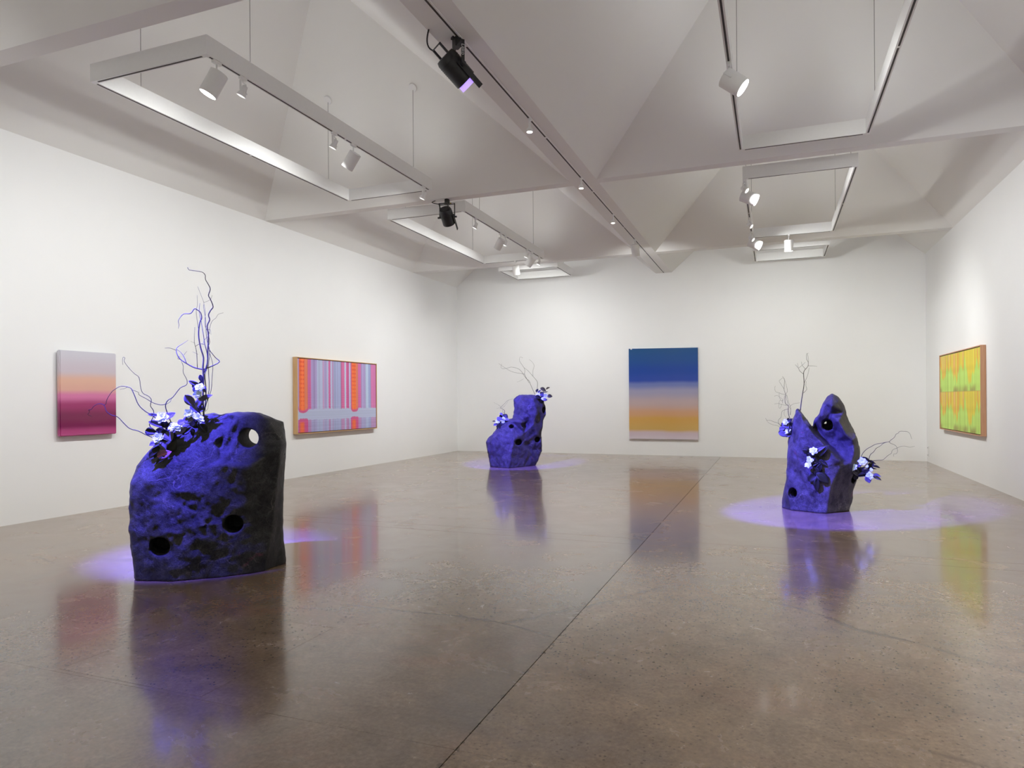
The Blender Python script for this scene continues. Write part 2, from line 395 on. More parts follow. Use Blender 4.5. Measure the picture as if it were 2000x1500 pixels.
def facets(pts, U, Vv, default):
    P2 = [Vector((p[0], p[1])) for p in pts]; zz = [p[2] for p in pts]
    vs, es, fs, ov, oe, of = delaunay_2d_cdt(P2, [], [], 0, 1e-6)
    z = [zz[o[0]] for o in ov]; out = np.full(U.shape, np.nan)
    for f in fs:
        a, b, c = [vs[i] for i in f]; det = (b.y-c.y)*(a.x-c.x)+(c.x-b.x)*(a.y-c.y)
        if abs(det) < 1e-9: continue
        l1 = ((b.y-c.y)*(U-c.x)+(c.x-b.x)*(Vv-c.y))/det; l2 = ((c.y-a.y)*(U-c.x)+(a.x-c.x)*(Vv-c.y))/det; l3 = 1-l1-l2
        m = (l1 >= -1e-4) & (l2 >= -1e-4) & (l3 >= -1e-4); val = l1*z[f[0]]+l2*z[f[1]]+l3*z[f[2]]
        out = np.where(m, val, out)
    return np.where(np.isnan(out), default, out)
class Frame:
    """upright plane through the stone, square to the sight line; w runs away from the viewer"""
    def __init__(s, px, py, back):
        o = on(px, py, 2, 0); d = o-CAM; d[2] = 0; s.w = d/np.linalg.norm(d); s.u = np.array([s.w[1], -s.w[0], 0]); s.O = o+s.w*back
    def uv(s, px, py, w=0.0):
        d = ray(px, py); o = s.O+s.w*w; t = ((o-CAM)@s.w)/(d@s.w); P = CAM+t*d; return (P-s.O)@s.u, P[2]
    def pt(s, px, py, w=0.0):
        u, v = s.uv(px, py, w); return s.O+s.u*u+s.w*w+np.array([0, 0, v])
class Crop:
    def __init__(s, x, y, sc): s.x, s.y, s.s = x, y, sc
    def __call__(s, X, Y): return s.x+X/s.s, s.y+Y/s.s
def stone(fr, crop, outline, ctrl, back, holes, h, k=.06, noises=(), name='boulder', mat=None, label='', extra=None, ctrl_default=0.0, kback=.18):
    poly = np.array([fr.uv(*crop(X, Y)) for X, Y in outline])
    C3 = []
    for X, Y, ww in ctrl:
        u, v = fr.uv(*crop(X, Y), ww); C3.append((u, v, ww))
    u0, u1 = poly[:, 0].min()-.08, poly[:, 0].max()+.08; v1 = poly[:, 1].max()+.08; v0 = -.06
    w0 = min(c[2] for c in C3)-.1; w1 = back+.12
    U = np.arange(u0, u1, h); Wd = np.arange(w0, w1, h); Vv = np.arange(v0, v1, h)
    u2, v2 = np.meshgrid(U, Vv, indexing='ij')
    o2 = poly_sdf(u2, v2, poly); f2 = facets(C3, u2, v2, ctrl_default)
    # soften the facets a little
    for _ in range(1):
        f2[1:-1, 1:-1] = (f2[1:-1, 1:-1]*2+f2[:-2, 1:-1]+f2[2:, 1:-1]+f2[1:-1, :-2]+f2[1:-1, 2:])/6
    A = np.broadcast_to(o2[:, None, :], (len(U), len(Wd), len(Vv)))
    gw = Wd[None, :, None]
    P = np.stack(np.meshgrid(U, Wd, Vv, indexing='ij'), -1)
    front = (f2[:, None, :]-gw)*.85
    D = smax(A, front, k)
    backw = back*(1-.25*np.clip((Vv-0.2)/1.5, 0, 1))[None, None, :]+0*gw
    D = smax(D, (gw-backw)*.9, kback)
    for (amp, sc, seed, mask) in noises:
        n = fbm(P, sc, seed); mk = 1 if mask is None else mask(P, fr, crop)
        D = D-amp*n*mk
    if extra: D = extra(D, P, fr, crop)
    for (X, Y, r, dirn, depth) in holes:
        # entrance on the front surface
        ww = -.2
        for _ in range(6):
            u, v = fr.uv(*crop(X, Y), ww); i = int(np.clip((u-u0)/h, 0, len(U)-1)); j = int(np.clip((v-v0)/h, 0, len(Vv)-1)); ww = f2[i, j]
        c = np.array([u, ww, v]); dd = np.array(dirn, float); dd /= np.linalg.norm(dd)
        q = P-c; t = q@dd; rad = np.sqrt(np.maximum((q**2).sum(-1)-t*t, 0))
        cyl = np.maximum(rad-r+.004*np.sin(t*90), t-depth); D = np.maximum(D, -np.maximum(cyl, -t-.5))
    D = np.maximum(D, -P[..., 2]+.0)
    V, Fq = surface_nets(D)
    X3 = np.array([U[0], Wd[0], Vv[0]])+V*h
    X3[:, 2] = np.maximum(X3[:, 2], 0.0)
    Wp = X3[:, :1]*fr.u+X3[:, 1:2]*fr.w+X3[:, 2:]*UP
    me = bpy.data.meshes.new(name); me.from_pydata(Wp.tolist(), [], Fq[:, ::-1].tolist()); me.validate()
    bm = bmesh.new(); bm.from_mesh(me)
    # keep the largest piece only
    seen = set(); best = []
    for v in bm.verts:
        if v.index in seen: continue
        st = [v]; comp = []; seen.add(v.index)
        while st:
            a = st.pop(); comp.append(a)
            for e in a.link_edges:
                b = e.other_vert(a)
                if b.index not in seen: seen.add(b.index); st.append(b)
        if len(comp) > len(best): best = comp
    keep = set(best); bmesh.ops.delete(bm, geom=[v for v in bm.verts if v not in keep], context='VERTS')
    bmesh.ops.smooth_vert(bm, verts=bm.verts[:], factor=.4, use_axis_x=True, use_axis_y=True, use_axis_z=True)
    bmesh.ops.recalc_face_normals(bm, faces=bm.faces[:])
    zmin = min(v.co.z for v in bm.verts)
    for v in bm.verts: v.co.z -= zmin
    bm.to_mesh(me); bm.free()
    o = link(name, me, mat, None, True); o.location = tuple(fr.O)
    o['label'] = label; o['category'] = 'boulder'
    fr.f2 = (f2, u0, v0, h)
    return o
def surf_w(fr, px, py, lift=0.0):
    f2, u0, v0, h = fr.f2; ww = -.2
    for _ in range(6):
        u, v = fr.uv(px, py, ww); i = int(np.clip((u-u0)/h, 0, f2.shape[0]-1)); j = int(np.clip((v-v0)/h, 0, f2.shape[1]-1)); ww = f2[i, j]
    return ww-lift

# -- big dark stone, left
fr1 = Frame(410, 1133, .38); c1 = Crop(220, 720, 3.4875)
out1 = [(158,1560),(155,1425),(148,1340),(135,1200),(121,1000),(114,880),(127,780),(168,670),(215,600),(265,545),(335,478),(420,418),(500,372),(560,345),(620,318),(690,304),(745,316),(830,299),(940,297),(1010,305),(1075,332),(1125,358),(1160,368),(1166,420),(1165,600),(1165,800),(1167,1000),(1173,1150),(1186,1290),(1184,1345),(1170,1400),(1165,1560)]
ct1 = [(60,1600,-.06),(420,1600,-.30),(700,1600,-.31),(1000,1600,-.25),(1250,1600,.02),
       (40,1000,-.03),(300,1000,-.27),(600,1000,-.34),(900,1000,-.34),(1100,980,-.28),(1230,1000,.0),
       (60,700,.02),(250,760,-.22),(380,640,-.24),(600,680,-.32),(730,650,-.36),(920,678,-.42),(1150,520,-.36),(1240,480,-.02),
       (735,620,-.29),(915,645,-.33),(1140,485,-.28),
       (200,480,.04),(420,500,-.16),(560,500,-.24),(690,500,-.27),(725,520,-.20),(790,420,-.20),(870,540,-.27),(1000,500,-.29),(860,330,-.24),
       (350,380,.1),(500,360,-.04),(640,300,-.08),(760,290,-.10),(800,340,-.10),(940,270,-.14),(1060,350,-.20),(1150,370,-.06),(1240,250,.1),(700,200,.1),(1000,200,.1)]
def mask1(P, fr, crop):
    a, b = fr.uv(*crop(440, 1050), -.3); return .25+np.exp(-(((P[..., 0]-a)/.42)**2+((P[..., 2]-b)/.32)**2))*1.0
def ridge1(D, P, fr, crop):
    a, b = fr.uv(*crop(800, 480), -.25)
    m = np.exp(-(((P[..., 0]-a)/.13)**2+((P[..., 2]-b)/.22)**2))
    s = np.sin((P[..., 0]*1.0-P[..., 2]*.55)*62+2.5*vnoise(P, 5, 77))
    return D+.011*m*s
b1 = stone(fr1, c1, out1, ct1, .42, [(925,475,.086,(.20,1,.0),1.4),(822,1060,.082,(.15,1,.06),.24),(318,1215,.082,(.12,1,.06),.26)], .011, .05,
           [(.012, 2.2, 5, None), (.019, 6.5, 21, mask1), (.014, 14, 33, mask1)], mat=M['rock1'],
           label='tall black stone boulder with round bored holes, largest, at front left', extra=ridge1)

# -- middle stone at the far end
fr2 = Frame(1000, 914, .45); c2 = Crop(900, 660, 5.357)
out2 = [(318,1500),(313,1355),(302,1260),(283,1150),(271,1095),(290,1050),(345,985),(380,940),(440,885),(500,855),(545,842),(552,780),(560,705),(550,640),(572,605),(622,584),(700,590),(760,590),(800,600),(850,640),(888,660),(890,760),(884,830),(858,920),(850,1020),(850,1190),(820,1260),(787,1330),(780,1500)]
ct2 = [(250,1600,-.05),(500,1600,-.50),(800,1600,-.02),(900,1600,.2),
       (200,1100,.0),(300,1090,-.22),(400,1000,-.32),(560,1060,-.54),(500,1360,-.52),(320,1350,-.18),(660,1000,-.26),(720,1190,-.10),(640,1350,-.24),(780,1340,.06),(730,1210,-.06),
       (640,880,-.42),(520,870,-.20),(440,880,-.02),(560,800,.12),(650,850,-.10),
       (640,740,-.10),(690,900,-.02),(725,1170,-.02),(850,1180,.16),(760,900,-.20),(735,800,-.18),(870,800,.08),(790,760,-.22),
       (560,640,.10),(620,600,.06),(680,640,-.14),(760,640,-.18),(860,640,.12),(920,900,.25),(920,640,.3),(600,540,.25),(850,540,.25),(400,800,.25),(690,690,-.16),(600,700,.02)]
b2 = stone(fr2, c2, out2, ct2, .40, [(598,1095,.070,(.1,1,.0),.3),(803,1065,.068,(-.1,1,0),.3),(665,915,.060,(.2,1,0),.25),(528,922,.058,(.1,.8,-.5),.2),(876,760,.080,(-.75,.8,0),.25)], .016, .05,
           [(.02, 2.8, 8, None), (.016, 7.5, 28, None), (.006, 16, 42, None)], mat=M['rock2'],
           label='grey pitted stone with flat sloping face and upright column, near the back wall')

# -- right hand stone, split in two peaks
fr3 = Frame(1600, 1003, .42); c3 = Crop(1480, 660, 3.947)
out3 = [(200,1480),(190,1325),(190,1245),(205,1170),(221,1080),(228,1000),(229,900),(233,800),(248,740),(264,660),(284,595),(291,549),(304,541),(322,546),(352,592),(388,655),(428,716),(430,690),(436,650),(458,615),(476,588),(480,552),(505,500),(543,446),(574,431),(622,460),(660,508),(690,565),(707,630),(737,700),(770,780),(786,850),(793,930),(786,1000),(774,1060),(764,1110),(750,1165),(733,1240),(702,1320),(685,1358),(680,1480)]
ct3 = [(120,1550,.0),(300,1550,-.32),(500,1550,-.40),(700,1550,-.05),(800,1550,.25),
       (150,1240,.0),(240,1230,-.26),(400,1200,-.40),(560,1150,-.42),(700,1180,-.10),(820,1100,.25),
       (180,900,.0),(300,850,-.30),(420,800,-.38),(560,980,-.44),(640,980,-.40),
       (230,600,.05),(305,560,-.12),(340,600,-.24),(352,650,-.33),(395,690,-.36),(430,735,-.38),(465,770,-.40),(498,803,-.42),(545,855,-.44),(596,905,-.46),(645,957,-.43),
       (385,590,.3),(436,700,.16),(452,724,.16),(484,752,.15),(516,783,.12),(562,832,.06),(612,881,.0),(662,935,-.14),
       (440,640,-.02),(480,600,-.10),(540,680,.06),(500,715,.06),(600,790,.06),(670,860,-.04),(560,590,-.04),(610,720,.02),(740,820,-.18),(742,900,-.22),(720,960,-.27),
       (520,500,-.08),(575,440,-.06),(570,520,-.22),(620,640,-.28),(672,740,-.30),(735,790,-.24),(660,560,.02),(740,700,.12),(810,850,.15),(830,700,.3),(700,450,.3),(560,350,.2),(400,450,.3),(250,450,.2)]
b3 = stone(fr3, c3, out3, ct3, .34, [(541,672,.074,(.1,1,-.1),.22),(262,1195,.070,(.55,1,-.15),.25),(750,1085,.07,(-.5,1,0),.2)], .0135, .045,
           [(.013, 2.5, 9, None), (.010, 7, 29, None), (.005, 17, 41, None)], mat=M['rock3'],
           label='smooth dark stone split into two peaks, standing at the right')

# ------------------------------------------------------------------ flowers, leaves and branches
def leaf_mesh(name, nx=9, fold=.16, curl=.25, seed=0):
    r = random.Random(seed); vs = []; fs = []
    prof = lambda t: .5*(math.sin(PI*t**.85)**.8)*(1-.15*t)
    for i in range(nx+1):
        t = i/nx; wd = prof(min(max(t, .0), 1)) if 0 < t < 1 else .004
        z0 = curl*(.25-(t-.5)**2)
        for j in range(5):
            sj = (j-2)/2; vs.append((t-.5, sj*wd, z0+abs(sj)*fold*wd*2+.02*math.sin(9*t+3*sj+seed)))
    for i in range(nx):
        for j in range(4): a = i*5+j; fs.append((a, a+1, a+6, a+5))
    n = len(vs); vs += [(x, y, z-.012) for x, y, z in vs]; fs += [tuple(i+n for i in f[::-1]) for f in fs]
    for i in range(nx):
        fs.append((i*5, (i+1)*5, (i+1)*5+n, i*5+n)); fs.append((i*5+4+n, (i+1)*5+4+n, (i+1)*5+4, i*5+4))
    me = bpy.data.meshes.new(name); me.from_pydata(vs, [], fs); me.validate(); me.shade_smooth(); return me
LEAF = [leaf_mesh('leaf', fold=f, curl=c, seed=i) for i, (f, c) in enumerate([(.16, .25), (.3, -.3), (.1, .5), (.35, .1)])]
LM = {}
def leaf_data(k, mat):
    if (k, mat) not in LM:
        me = LEAF[k].copy(); me.materials.append(M[mat]); LM[(k, mat)] = me
    return LM[(k, mat)]
def blossom_mesh(seed):
    r = random.Random(seed); mb = MB()
    for ring, (n, tilt, L) in enumerate([(6, .25, 1.0), (5, .7, .85), (4, 1.15, .6), (3, 1.4, .4)]):
        for k in range(n):
            a = 2*PI*(k+.5*ring)/n+r.uniform(-.25, .25); tl = tilt+r.uniform(-.15, .15); Lk = L*r.uniform(.85, 1.1); wd = .42*Lk
            vs = []
            for i in range(5):
                t = i/4; ww = wd*math.sin(PI*(.12+.80*t))
                rr = Lk*t*math.cos(tl*(1-.45*t)); zz = Lk*t*math.sin(tl*(1-.5*t))+.05*ring
                for j in (-1, 0, 1):
                    vs.append((rr*math.cos(a)-j*ww*math.sin(a), rr*math.sin(a)+j*ww*math.cos(a), zz+.12*abs(j)*Lk+r.uniform(-.03, .03)))
            mb.add(vs, [(i*3+j, i*3+j+1, i*3+j+4, i*3+j+3) for i in range(4) for j in range(2)])
    me = bpy.data.meshes.new('blossom'); me.from_pydata(mb.v, [], mb.f); me.materials.append(M['petal']); me.shade_smooth(); return me
BLO = [blossom_mesh(s) for s in range(3)]
def basis(fr, ang, tilt, roll_):
    """long axis at angle ang on the picture-facing plane, then tipped towards/away and rolled"""
    d = fr.u*math.cos(ang)-UP*math.sin(ang); nrm = -fr.w*math.cos(.5)+UP*math.sin(.5)
    nrm = nrm-d*(nrm@d); nrm /= np.linalg.norm(nrm); y = np.cross(nrm, d)
    m = Matrix((d, y, nrm)).transposed()
    return m @ Matrix.Rotation(roll_, 3, 'X') @ Matrix.Rotation(tilt, 3, 'Y')
CNT = [0]
def arrangement(fr, crop, anchor, wa, leaves, flowers, branches, label, thick=1.0, wspread=.05, hug=True):
    root = fr.pt(*crop(*anchor), wa); pxm = np.linalg.norm((fr.O-CAM))/F/crop.s    # metres per crop pixel
    t = thing('flower_arrangement', root, label, 'flower arrangement', None)
    r = random.Random(len(leaves)*7+int(anchor[0]))
    loc = Vector(root)
    for i, lf in enumerate(leaves):
        X, Y, L, Wd, ang = lf[:5]; kind = lf[5] if len(lf) > 5 else 'leaf'
        ww = wa+r.uniform(-wspread, wspread)-(.03 if kind != 'leafd' else -.01)
        if hug: ww = min(ww, surf_w(fr, *crop(X, Y))-.03)
        p = fr.pt(*crop(X, Y), ww)
        o = bpy.data.objects.new('leaf', leaf_data(r.randrange(4), kind)); COL.objects.link(o); o.parent = t
        m3 = basis(fr, math.radians(ang), r.uniform(-.3, .3), r.uniform(-.45, .45))
        s = Matrix.Diagonal((L*pxm*1.06, Wd*pxm*1.15, L*pxm*.8))
        o.matrix_local = Matrix.Translation(Vector(p)-loc) @ (m3 @ s).to_4x4()
        if kind == 'leafv': o['label'] = 'leaf with pink veins'
    for i, (X, Y, R) in enumerate(flowers):
        p = fr.pt(*crop(X, Y), min(wa-.06, surf_w(fr, *crop(X, Y))-.05) if hug else wa-.06)
        o = bpy.data.objects.new('blossom', BLO[i % 3]); COL.objects.link(o); o.parent = t
        m3 = basis(fr, r.uniform(0, 6), r.uniform(-.4, .4), r.uniform(-.5, .5)); s = Matrix.Scale(R*pxm*1.05, 3)
        o.matrix_local = Matrix.Translation(Vector(p)-loc) @ (m3 @ s).to_4x4()
        o['label'] = 'white blossom'
        MB().tube([p, (p+root)/2+np.array([0, 0, .01]), root], .003, 5).build('stem', M['twig'], t, True)
    for br in branches:
        pts, r0, r1, mt, w0, w1 = br[0], br[1], br[2], (br[3] if len(br) > 3 else 'twig'), (br[4] if len(br) > 4 else 0), (br[5] if len(br) > 5 else r.uniform(-.12, .12))
        # smooth through the surveyed points
        Q = [np.array(q, float) for q in pts]; S = []
        for a in range(len(Q)-1):
            p0, p1, p2, p3 = Q[max(a-1, 0)], Q[a], Q[a+1], Q[min(a+2, len(Q)-1)]
            for tt in (0, .34, .67):
                S.append(.5*((2*p1)+(-p0+p2)*tt+(2*p0-5*p1+4*p2-p3)*tt*tt+(-p0+3*p1-3*p2+p3)*tt**3))
        S.append(Q[-1]); n = len(S); P3 = []
        for k, q in enumerate(S):
            tk = k/(n-1); P3.append(fr.pt(*crop(*q), wa+w0+(w1-w0)*tk))
        rad = [(r0+(r1-r0)*(k/(n-1)))*thick*.5 for k in range(n)]
        MB().tube(P3, rad, 6).build('branch', M[mt], t, True)
    return t

c5 = Crop(280, 730, 8.333); c4 = Crop(160, 500, 4.1675)
def shift(br, ca, cb):   # branch points measured in crop ca, expressed in crop cb
    o = []
    for b in br:
        pts = [((ca(*p)[0]-cb.x)*cb.s, (ca(*p)[1]-cb.y)*cb.s) for p in b[0]]; o.append((pts,)+tuple(b[1:]))
    return o
D_ = 'leafd'
lv = [(130,950,155,105,15,D_),(295,940,145,100,20,D_),(430,690,165,100,-40),(240,830,240,90,22),(345,825,110,90,70,D_),(160,670,125,42,6),(412,870,150,70,-75),(420,1020,140,120,65),
      (560,1030,170,130,-50,D_),(475,1180,190,120,-62,D_),(180,1150,120,75,-20),(290,1110,170,60,-15,D_),(325,1175,120,85,55),(342,1310,190,125,-18,'leafv'),(312,1400,200,65,-28,D_),(190,1265,210,85,-50,D_),(620,925,165,95,-28),(215,1310,110,60,-60,D_),(350,950,110,60,-30,D_),(470,1060,120,80,80,D_),(250,1010,120,50,-10)]
fw = [(305,720,88),(520,880,95),(240,1050,78)]
br = shift([([(585,1480),(520,1455),(460,1425),(390,1405),(340,1360),(290,1310),(240,1295),(200,1265),(180,1215),(140,1203),(100,1220),(75,1250),(55,1252),(62,1270),(48,1290),(80,1305)],.0075,.003),
      ([(180,1213),(195,1205),(205,1165),(240,1110),(270,1085),(320,1060),(390,1072),(410,1095),(430,1140),(460,1210),(510,1260),(560,1290),(600,1320)],.0045,.0075),
      ([(565,1400),(550,1370),(580,1310),(583,1260),(558,1220),(565,1170),(540,1140),(500,1120),(480,1080),(465,990),(430,960),(390,920),(345,860),(350,830),(335,825),(330,850),(333,885)],.007,.0025),
      ([(740,1390),(700,1290),(680,1220),(700,1175),(740,1150),(800,1075),(850,1050),(855,1010),(825,950),(825,900),(810,855)],.009,.003),
      ([(690,1205),(640,1212),(580,1195),(520,1160),(465,1130),(460,1110),(410,1090)],.006,.0035),
      ([(728,1165),(715,1190),(685,1205)],.003,.004),([(310,1085),(345,1080),(370,1068)],.0022,.0035)], c4, c5)
arrangement(fr1, c5, (420,1080), surf_w(fr1, *c5(420,1080), .06), lv, fw, br, 'low spray of leaves, blossoms and curling twigs on the left shoulder of the black boulder')
lv = [(620,790,105,80,-30),(735,750,150,105,-18),(790,950,120,70,70,D_),(710,930,150,80,-42,D_),(825,790,140,120,-40,D_),(975,890,160,105,50,D_),(985,745,150,95,-40),(940,585,130,95,-40),(840,570,160,95,48),(760,440,200,115,52),(895,465,170,90,-62),(1010,400,200,75,-25),(845,170,190,65,28),(835,210,80,70,40,D_),(850,270,110,70,70),(985,255,100,70,60),(945,85,120,55,75,D_),(900,560,120,60,70,D_),(930,480,110,70,-80,D_),(940,150,90,50,-50,D_),(850,850,110,80,20,D_),(880,640,110,60,30)]
fw = [(740,645,70),(892,725,80),(925,225,68),(875,330,60),(945,245,45)]
br = shift([([(992,1300),(985,1150),(990,1000),(985,910),(990,830),(970,760),(955,690),(950,620),(960,540),(975,505),(965,460),(940,440),(915,430),(885,468),(830,472),(800,500),(785,530),(790,560),(785,590)],.015,.003,'stem'),
      ([(1000,1260),(1010,1100),(1000,960),(1020,910),(1020,800),(1000,720),(990,650),(980,590),(970,530),(955,460),(960,385)],.010,.003,'stem'),
      ([(985,960),(1020,880),(1025,760),(1030,650),(1020,570),(1040,520),(1030,480),(1050,440),(1068,412),(1045,350),(1030,320),(1045,270),(1028,230),(1005,190),(1003,155),(975,130),(900,118),(870,112),(860,92)],.012,.004,'stem'),
      ([(990,925),(920,910),(860,880),(800,840),(775,800),(768,765),(780,740),(820,715),(865,685)],.011,.0025,'stem'),
      ([(768,768),(720,750),(675,750)],.005,.0025),([(850,870),(830,820),(800,780),(770,760)],.006,.003),([(830,805),(855,775)],.003,.002),
      ([(985,925),(1050,900),(1120,862),(1085,825),(1030,750),(1040,700),(1030,640)],.010,.003,'stem'),
      ([(940,910),(935,800),(925,740),(915,700),(918,580)],.006,.0025),([(925,735),(960,715),(995,720)],.004,.004),
      ([(1005,1220),(1050,1100),(1060,980),(1065,880),(1040,790),(1030,700),(1035,620),(1045,570),(1060,530),(1090,505),(1110,475),(1152,462)],.005,.002),
      ([(1005,1230),(1035,1090),(1030,900),(1040,780),(1020,690),(1010,600),(1005,500),(990,420),(992,380),(970,320),(942,248)],.006,.002),
      ([(992,380),(1045,355),(1060,320)],.0025,.002),([(950,600),(935,500),(930,440),(940,400),(938,318)],.004,.002),
      ([(1040,630),(1010,590),(1000,540),(1005,460),(992,390)],.004,.0025),([(998,1270),(1025,1240),(1030,1170)],.003,.002),([(1035,650),(1000,680),(985,720)],.003,.002),
      ([(1022,600),(1045,600),(1050,640)],.0025,.002),([(800,840),(782,838),(786,820),(800,825)],.003,.003),([(945,800),(900,780)],.002,.002),([(920,710),(885,695)],.002,.0015)], c4, c5)
arrangement(fr1, c5, (900,900), surf_w(fr1, *c5(900,900), .03), lv, fw, br, 'tall upright spray of bare branches with leaves and blossoms on top of the black boulder')

cr2 = Crop(900, 660, 5.357)
lv = [(862,540,65,38,30),(912,528,45,24,-15),(932,610,52,38,10),(802,552,40,28,-60,D_),(850,592,62,42,60),(832,640,75,48,-50,D_),(808,620,60,40,30,D_),(872,572,50,14,-5,D_),(825,562,42,22,-40),(880,648,52,30,0),(850,655,60,40,80,D_),(890,566,50,10,-8)]
fw = [(812,597,24),(865,638,24),(885,604,22)]
br = [([(775,590),(735,500),(715,450),(690,430),(660,390),(630,345),(590,318),(530,305),(490,315),(440,322),(420,305),(430,270)],.009,.003,'twig',.12,.2),
      ([(715,470),(680,410),(665,380),(600,368),(540,355),(490,330),(420,285),(395,265)],.007,.003,'twig',.12,.05),([(665,385),(670,330),(640,280),(615,240),(620,200),(650,210)],.006,.003,'twig',.13,.1),
      ([(797,550),(803,470),(780,430),(740,385),(700,340),(660,310),(635,270)],.009,.003,'twig',.1,.2),([(755,400),(755,340),(768,290),(745,250),(715,225)],.005,.003,'twig',.12,.1),([(660,425),(620,450),(585,462)],.003,.002,'twig',.12,.05)]
arrangement(fr2, cr2, (840,620), surf_w(fr2, *cr2(840,625), .03), lv, fw, br, 'leafy sprig with thin twigs at the top corner of the upright column stone')
lv = [(425,800,42,26,40),(412,850,62,42,10),(472,820,55,40,45,D_),(482,856,52,36,10),(368,908,52,26,-20),(350,874,42,11,0,D_),(402,925,70,50,-60,D_),(430,818,60,42,-30,D_),(462,882,62,42,-20,D_),(420,897,55,42,20),(395,850,50,35,60),(440,900,60,40,50,D_)]
fw = [(384,876,25),(447,845,23),(442,873,20)]
br = [([(455,800),(458,760),(430,740),(415,730),(455,690),(490,655),(545,638)],.010,.003,'twig',.0,.05),([(425,730),(400,705),(345,675)],.004,.002,'twig',.02,.1),([(420,735),(400,732),(375,740)],.003,.002,'twig',.02,-.1),([(430,735),(470,700),(500,650)],.004,.002,'twig',.02,.1),([(440,745),(437,770),(455,800)],.004,.003,'twig',.02,.0)]
arrangement(fr2, cr2, (430,880), surf_w(fr2, *cr2(430,890), .03), lv, fw, br, 'small leafy sprig on the low left shoulder of the stone near the back wall')

cr3 = Crop(1480, 680, 6.819)
br = [([(568,830),(580,720),(595,620),(610,530),(617,460),(610,345),(620,300),(650,265),(670,235),(672,185),(652,150),(650,90),(660,65)],.012,.003,'stem',0,.05),
      ([(610,345),(560,305),(540,265),(500,220)],.006,.003),([(545,265),(590,230),(635,185)],.0035,.002),([(590,230),(580,180)],.003,.002),([(635,280),(610,250),(590,228)],.004,.003),
      ([(670,237),(740,237),(790,243)],.004,.002),([(617,465),(650,400),(672,330),(685,260)],.004,.0025),([(605,600),(652,550),(640,500),(645,440)],.005,.0025),([(675,185),(672,120),(660,75),(680,66)],.003,.002),([(540,262),(530,200)],.0025,.002)]
arrangement(fr3, cr3, (568,826), surf_w(fr3, *c3(325,560))+.12, [], [], br, 'single bare upright branch rising behind the left peak of the split stone')
lv = [(385,1040,120,85,30),(430,975,90,50,-60,D_),(350,1145,125,65,12),(330,1070,80,55,-20),(412,1150,100,62,-20),(402,965,70,42,-85,D_),(440,1110,100,70,70,D_),(385,1100,110,80,-30,D_),(325,1130,90,70,40,D_),(440,1040,100,60,80,D_),(350,1010,80,50,-40,D_)]
fw = [(372,985,38),(402,1105,42)]
br = [([(450,985),(415,900),(405,830),(408,770),(370,740),(362,680),(370,615),(350,550),(355,470),(355,420),(330,375)],.009,.0025),
      ([(370,615),(395,570),(375,480),(350,400)],.0035,.002),([(370,615),(320,610),(285,595),(240,580),(225,530),(235,505)],.0035,.002),([(350,545),(310,480),(285,440),(300,420),(335,395)],.003,.002),
      ([(330,735),(330,680),(300,660),(260,630),(220,640)],.003,.002),([(285,595),(290,660),(330,710),(365,620)],.0025,.002),([(405,810),(350,825),(320,850),(310,920),(280,950),(275,990),(310,1040),(340,1060)],.004,.0035),
      ([(410,770),(380,660),(385,620),(410,720),(440,800),(435,890)],.003,.003),([(340,1060),(270,1000),(210,980),(160,960),(120,960),(105,930)],.004,.002),([(320,1085),(270,1035),(200,1020),(140,990),(110,945)],.003,.002),
      ([(430,890),(440,820),(425,780),(480,740),(560,728)],.0035,.002),([(390,762),(310,750),(275,735),(220,745)],.003,.002),([(320,740),(300,800),(280,780),(290,700),(330,700)],.0025,.002),([(385,935),(350,880),(360,820)],.0025,.002)]
arrangement(fr3, cr3, (420,1060), -.05, lv, fw, br, 'dark leafy sprig with frizzy twigs on the left edge of the split stone')
lv = [(510,870,100,62,-45,D_),(385,857,62,22,5,D_),(465,905,75,32,5,D_),(430,1070,85,60,-45,D_),(500,1080,95,58,40,D_),(458,1132,95,38,88,D_),(502,965,62,30,40,D_),(425,975,65,26,-20),(462,945,85,60,45,D_),(440,1000,90,40,60,D_),(455,1035,70,40,80,D_),(487,858,65,22,-40),(372,882,55,22,30,D_),(410,905,60,26,20,D_),(480,1000,60,36,-60,D_),(420,950,60,30,-50,D_)]
fw = [(432,873,29),(396,942,25),(394,980,25)]
br = [([(432,873),(450,940),(460,1010),(458,1090)],.007,.005,'twig',-.01,-.01),([(396,960),(430,990),(460,1020)],.004,.005,'twig',-.01,-.01),([(510,870),(470,930),(455,960)],.004,.005,'twig',-.01,-.01)]
arrangement(fr3, c3, (458,1000), surf_w(fr3, *c3(458,1000), .025), lv, fw, br, 'sprig of shade-darkened leaves and three blossoms on the front face of the split stone', wspread=.02)
cr4 = Crop(1640, 820, 10.71)
lv = [(552,832,165,60,30,D_),(662,892,165,48,12,D_),(662,955,120,85,-40,D_),(765,985,130,45,12,D_),(660,1022,180,24,-8,D_),(325,1100,190,110,48),(400,962,140,62,-28),(440,1050,160,85,-35,D_),(540,1090,180,105,-35,D_),(480,1132,170,50,-8,D_),(490,1190,170,45,2,D_),(600,1242,140,105,75),(762,1225,175,78,15),(782,1165,130,52,20),(90,1000,200,45,5),(130,1070,240,85,0,D_),(240,1120,200,60,10,D_),(330,1000,120,70,20,D_),(340,1190,110,80,-70,D_)]
fw = [(470,868,78),(300,995,72),(582,975,30),(655,1045,36),(620,1165,68)]
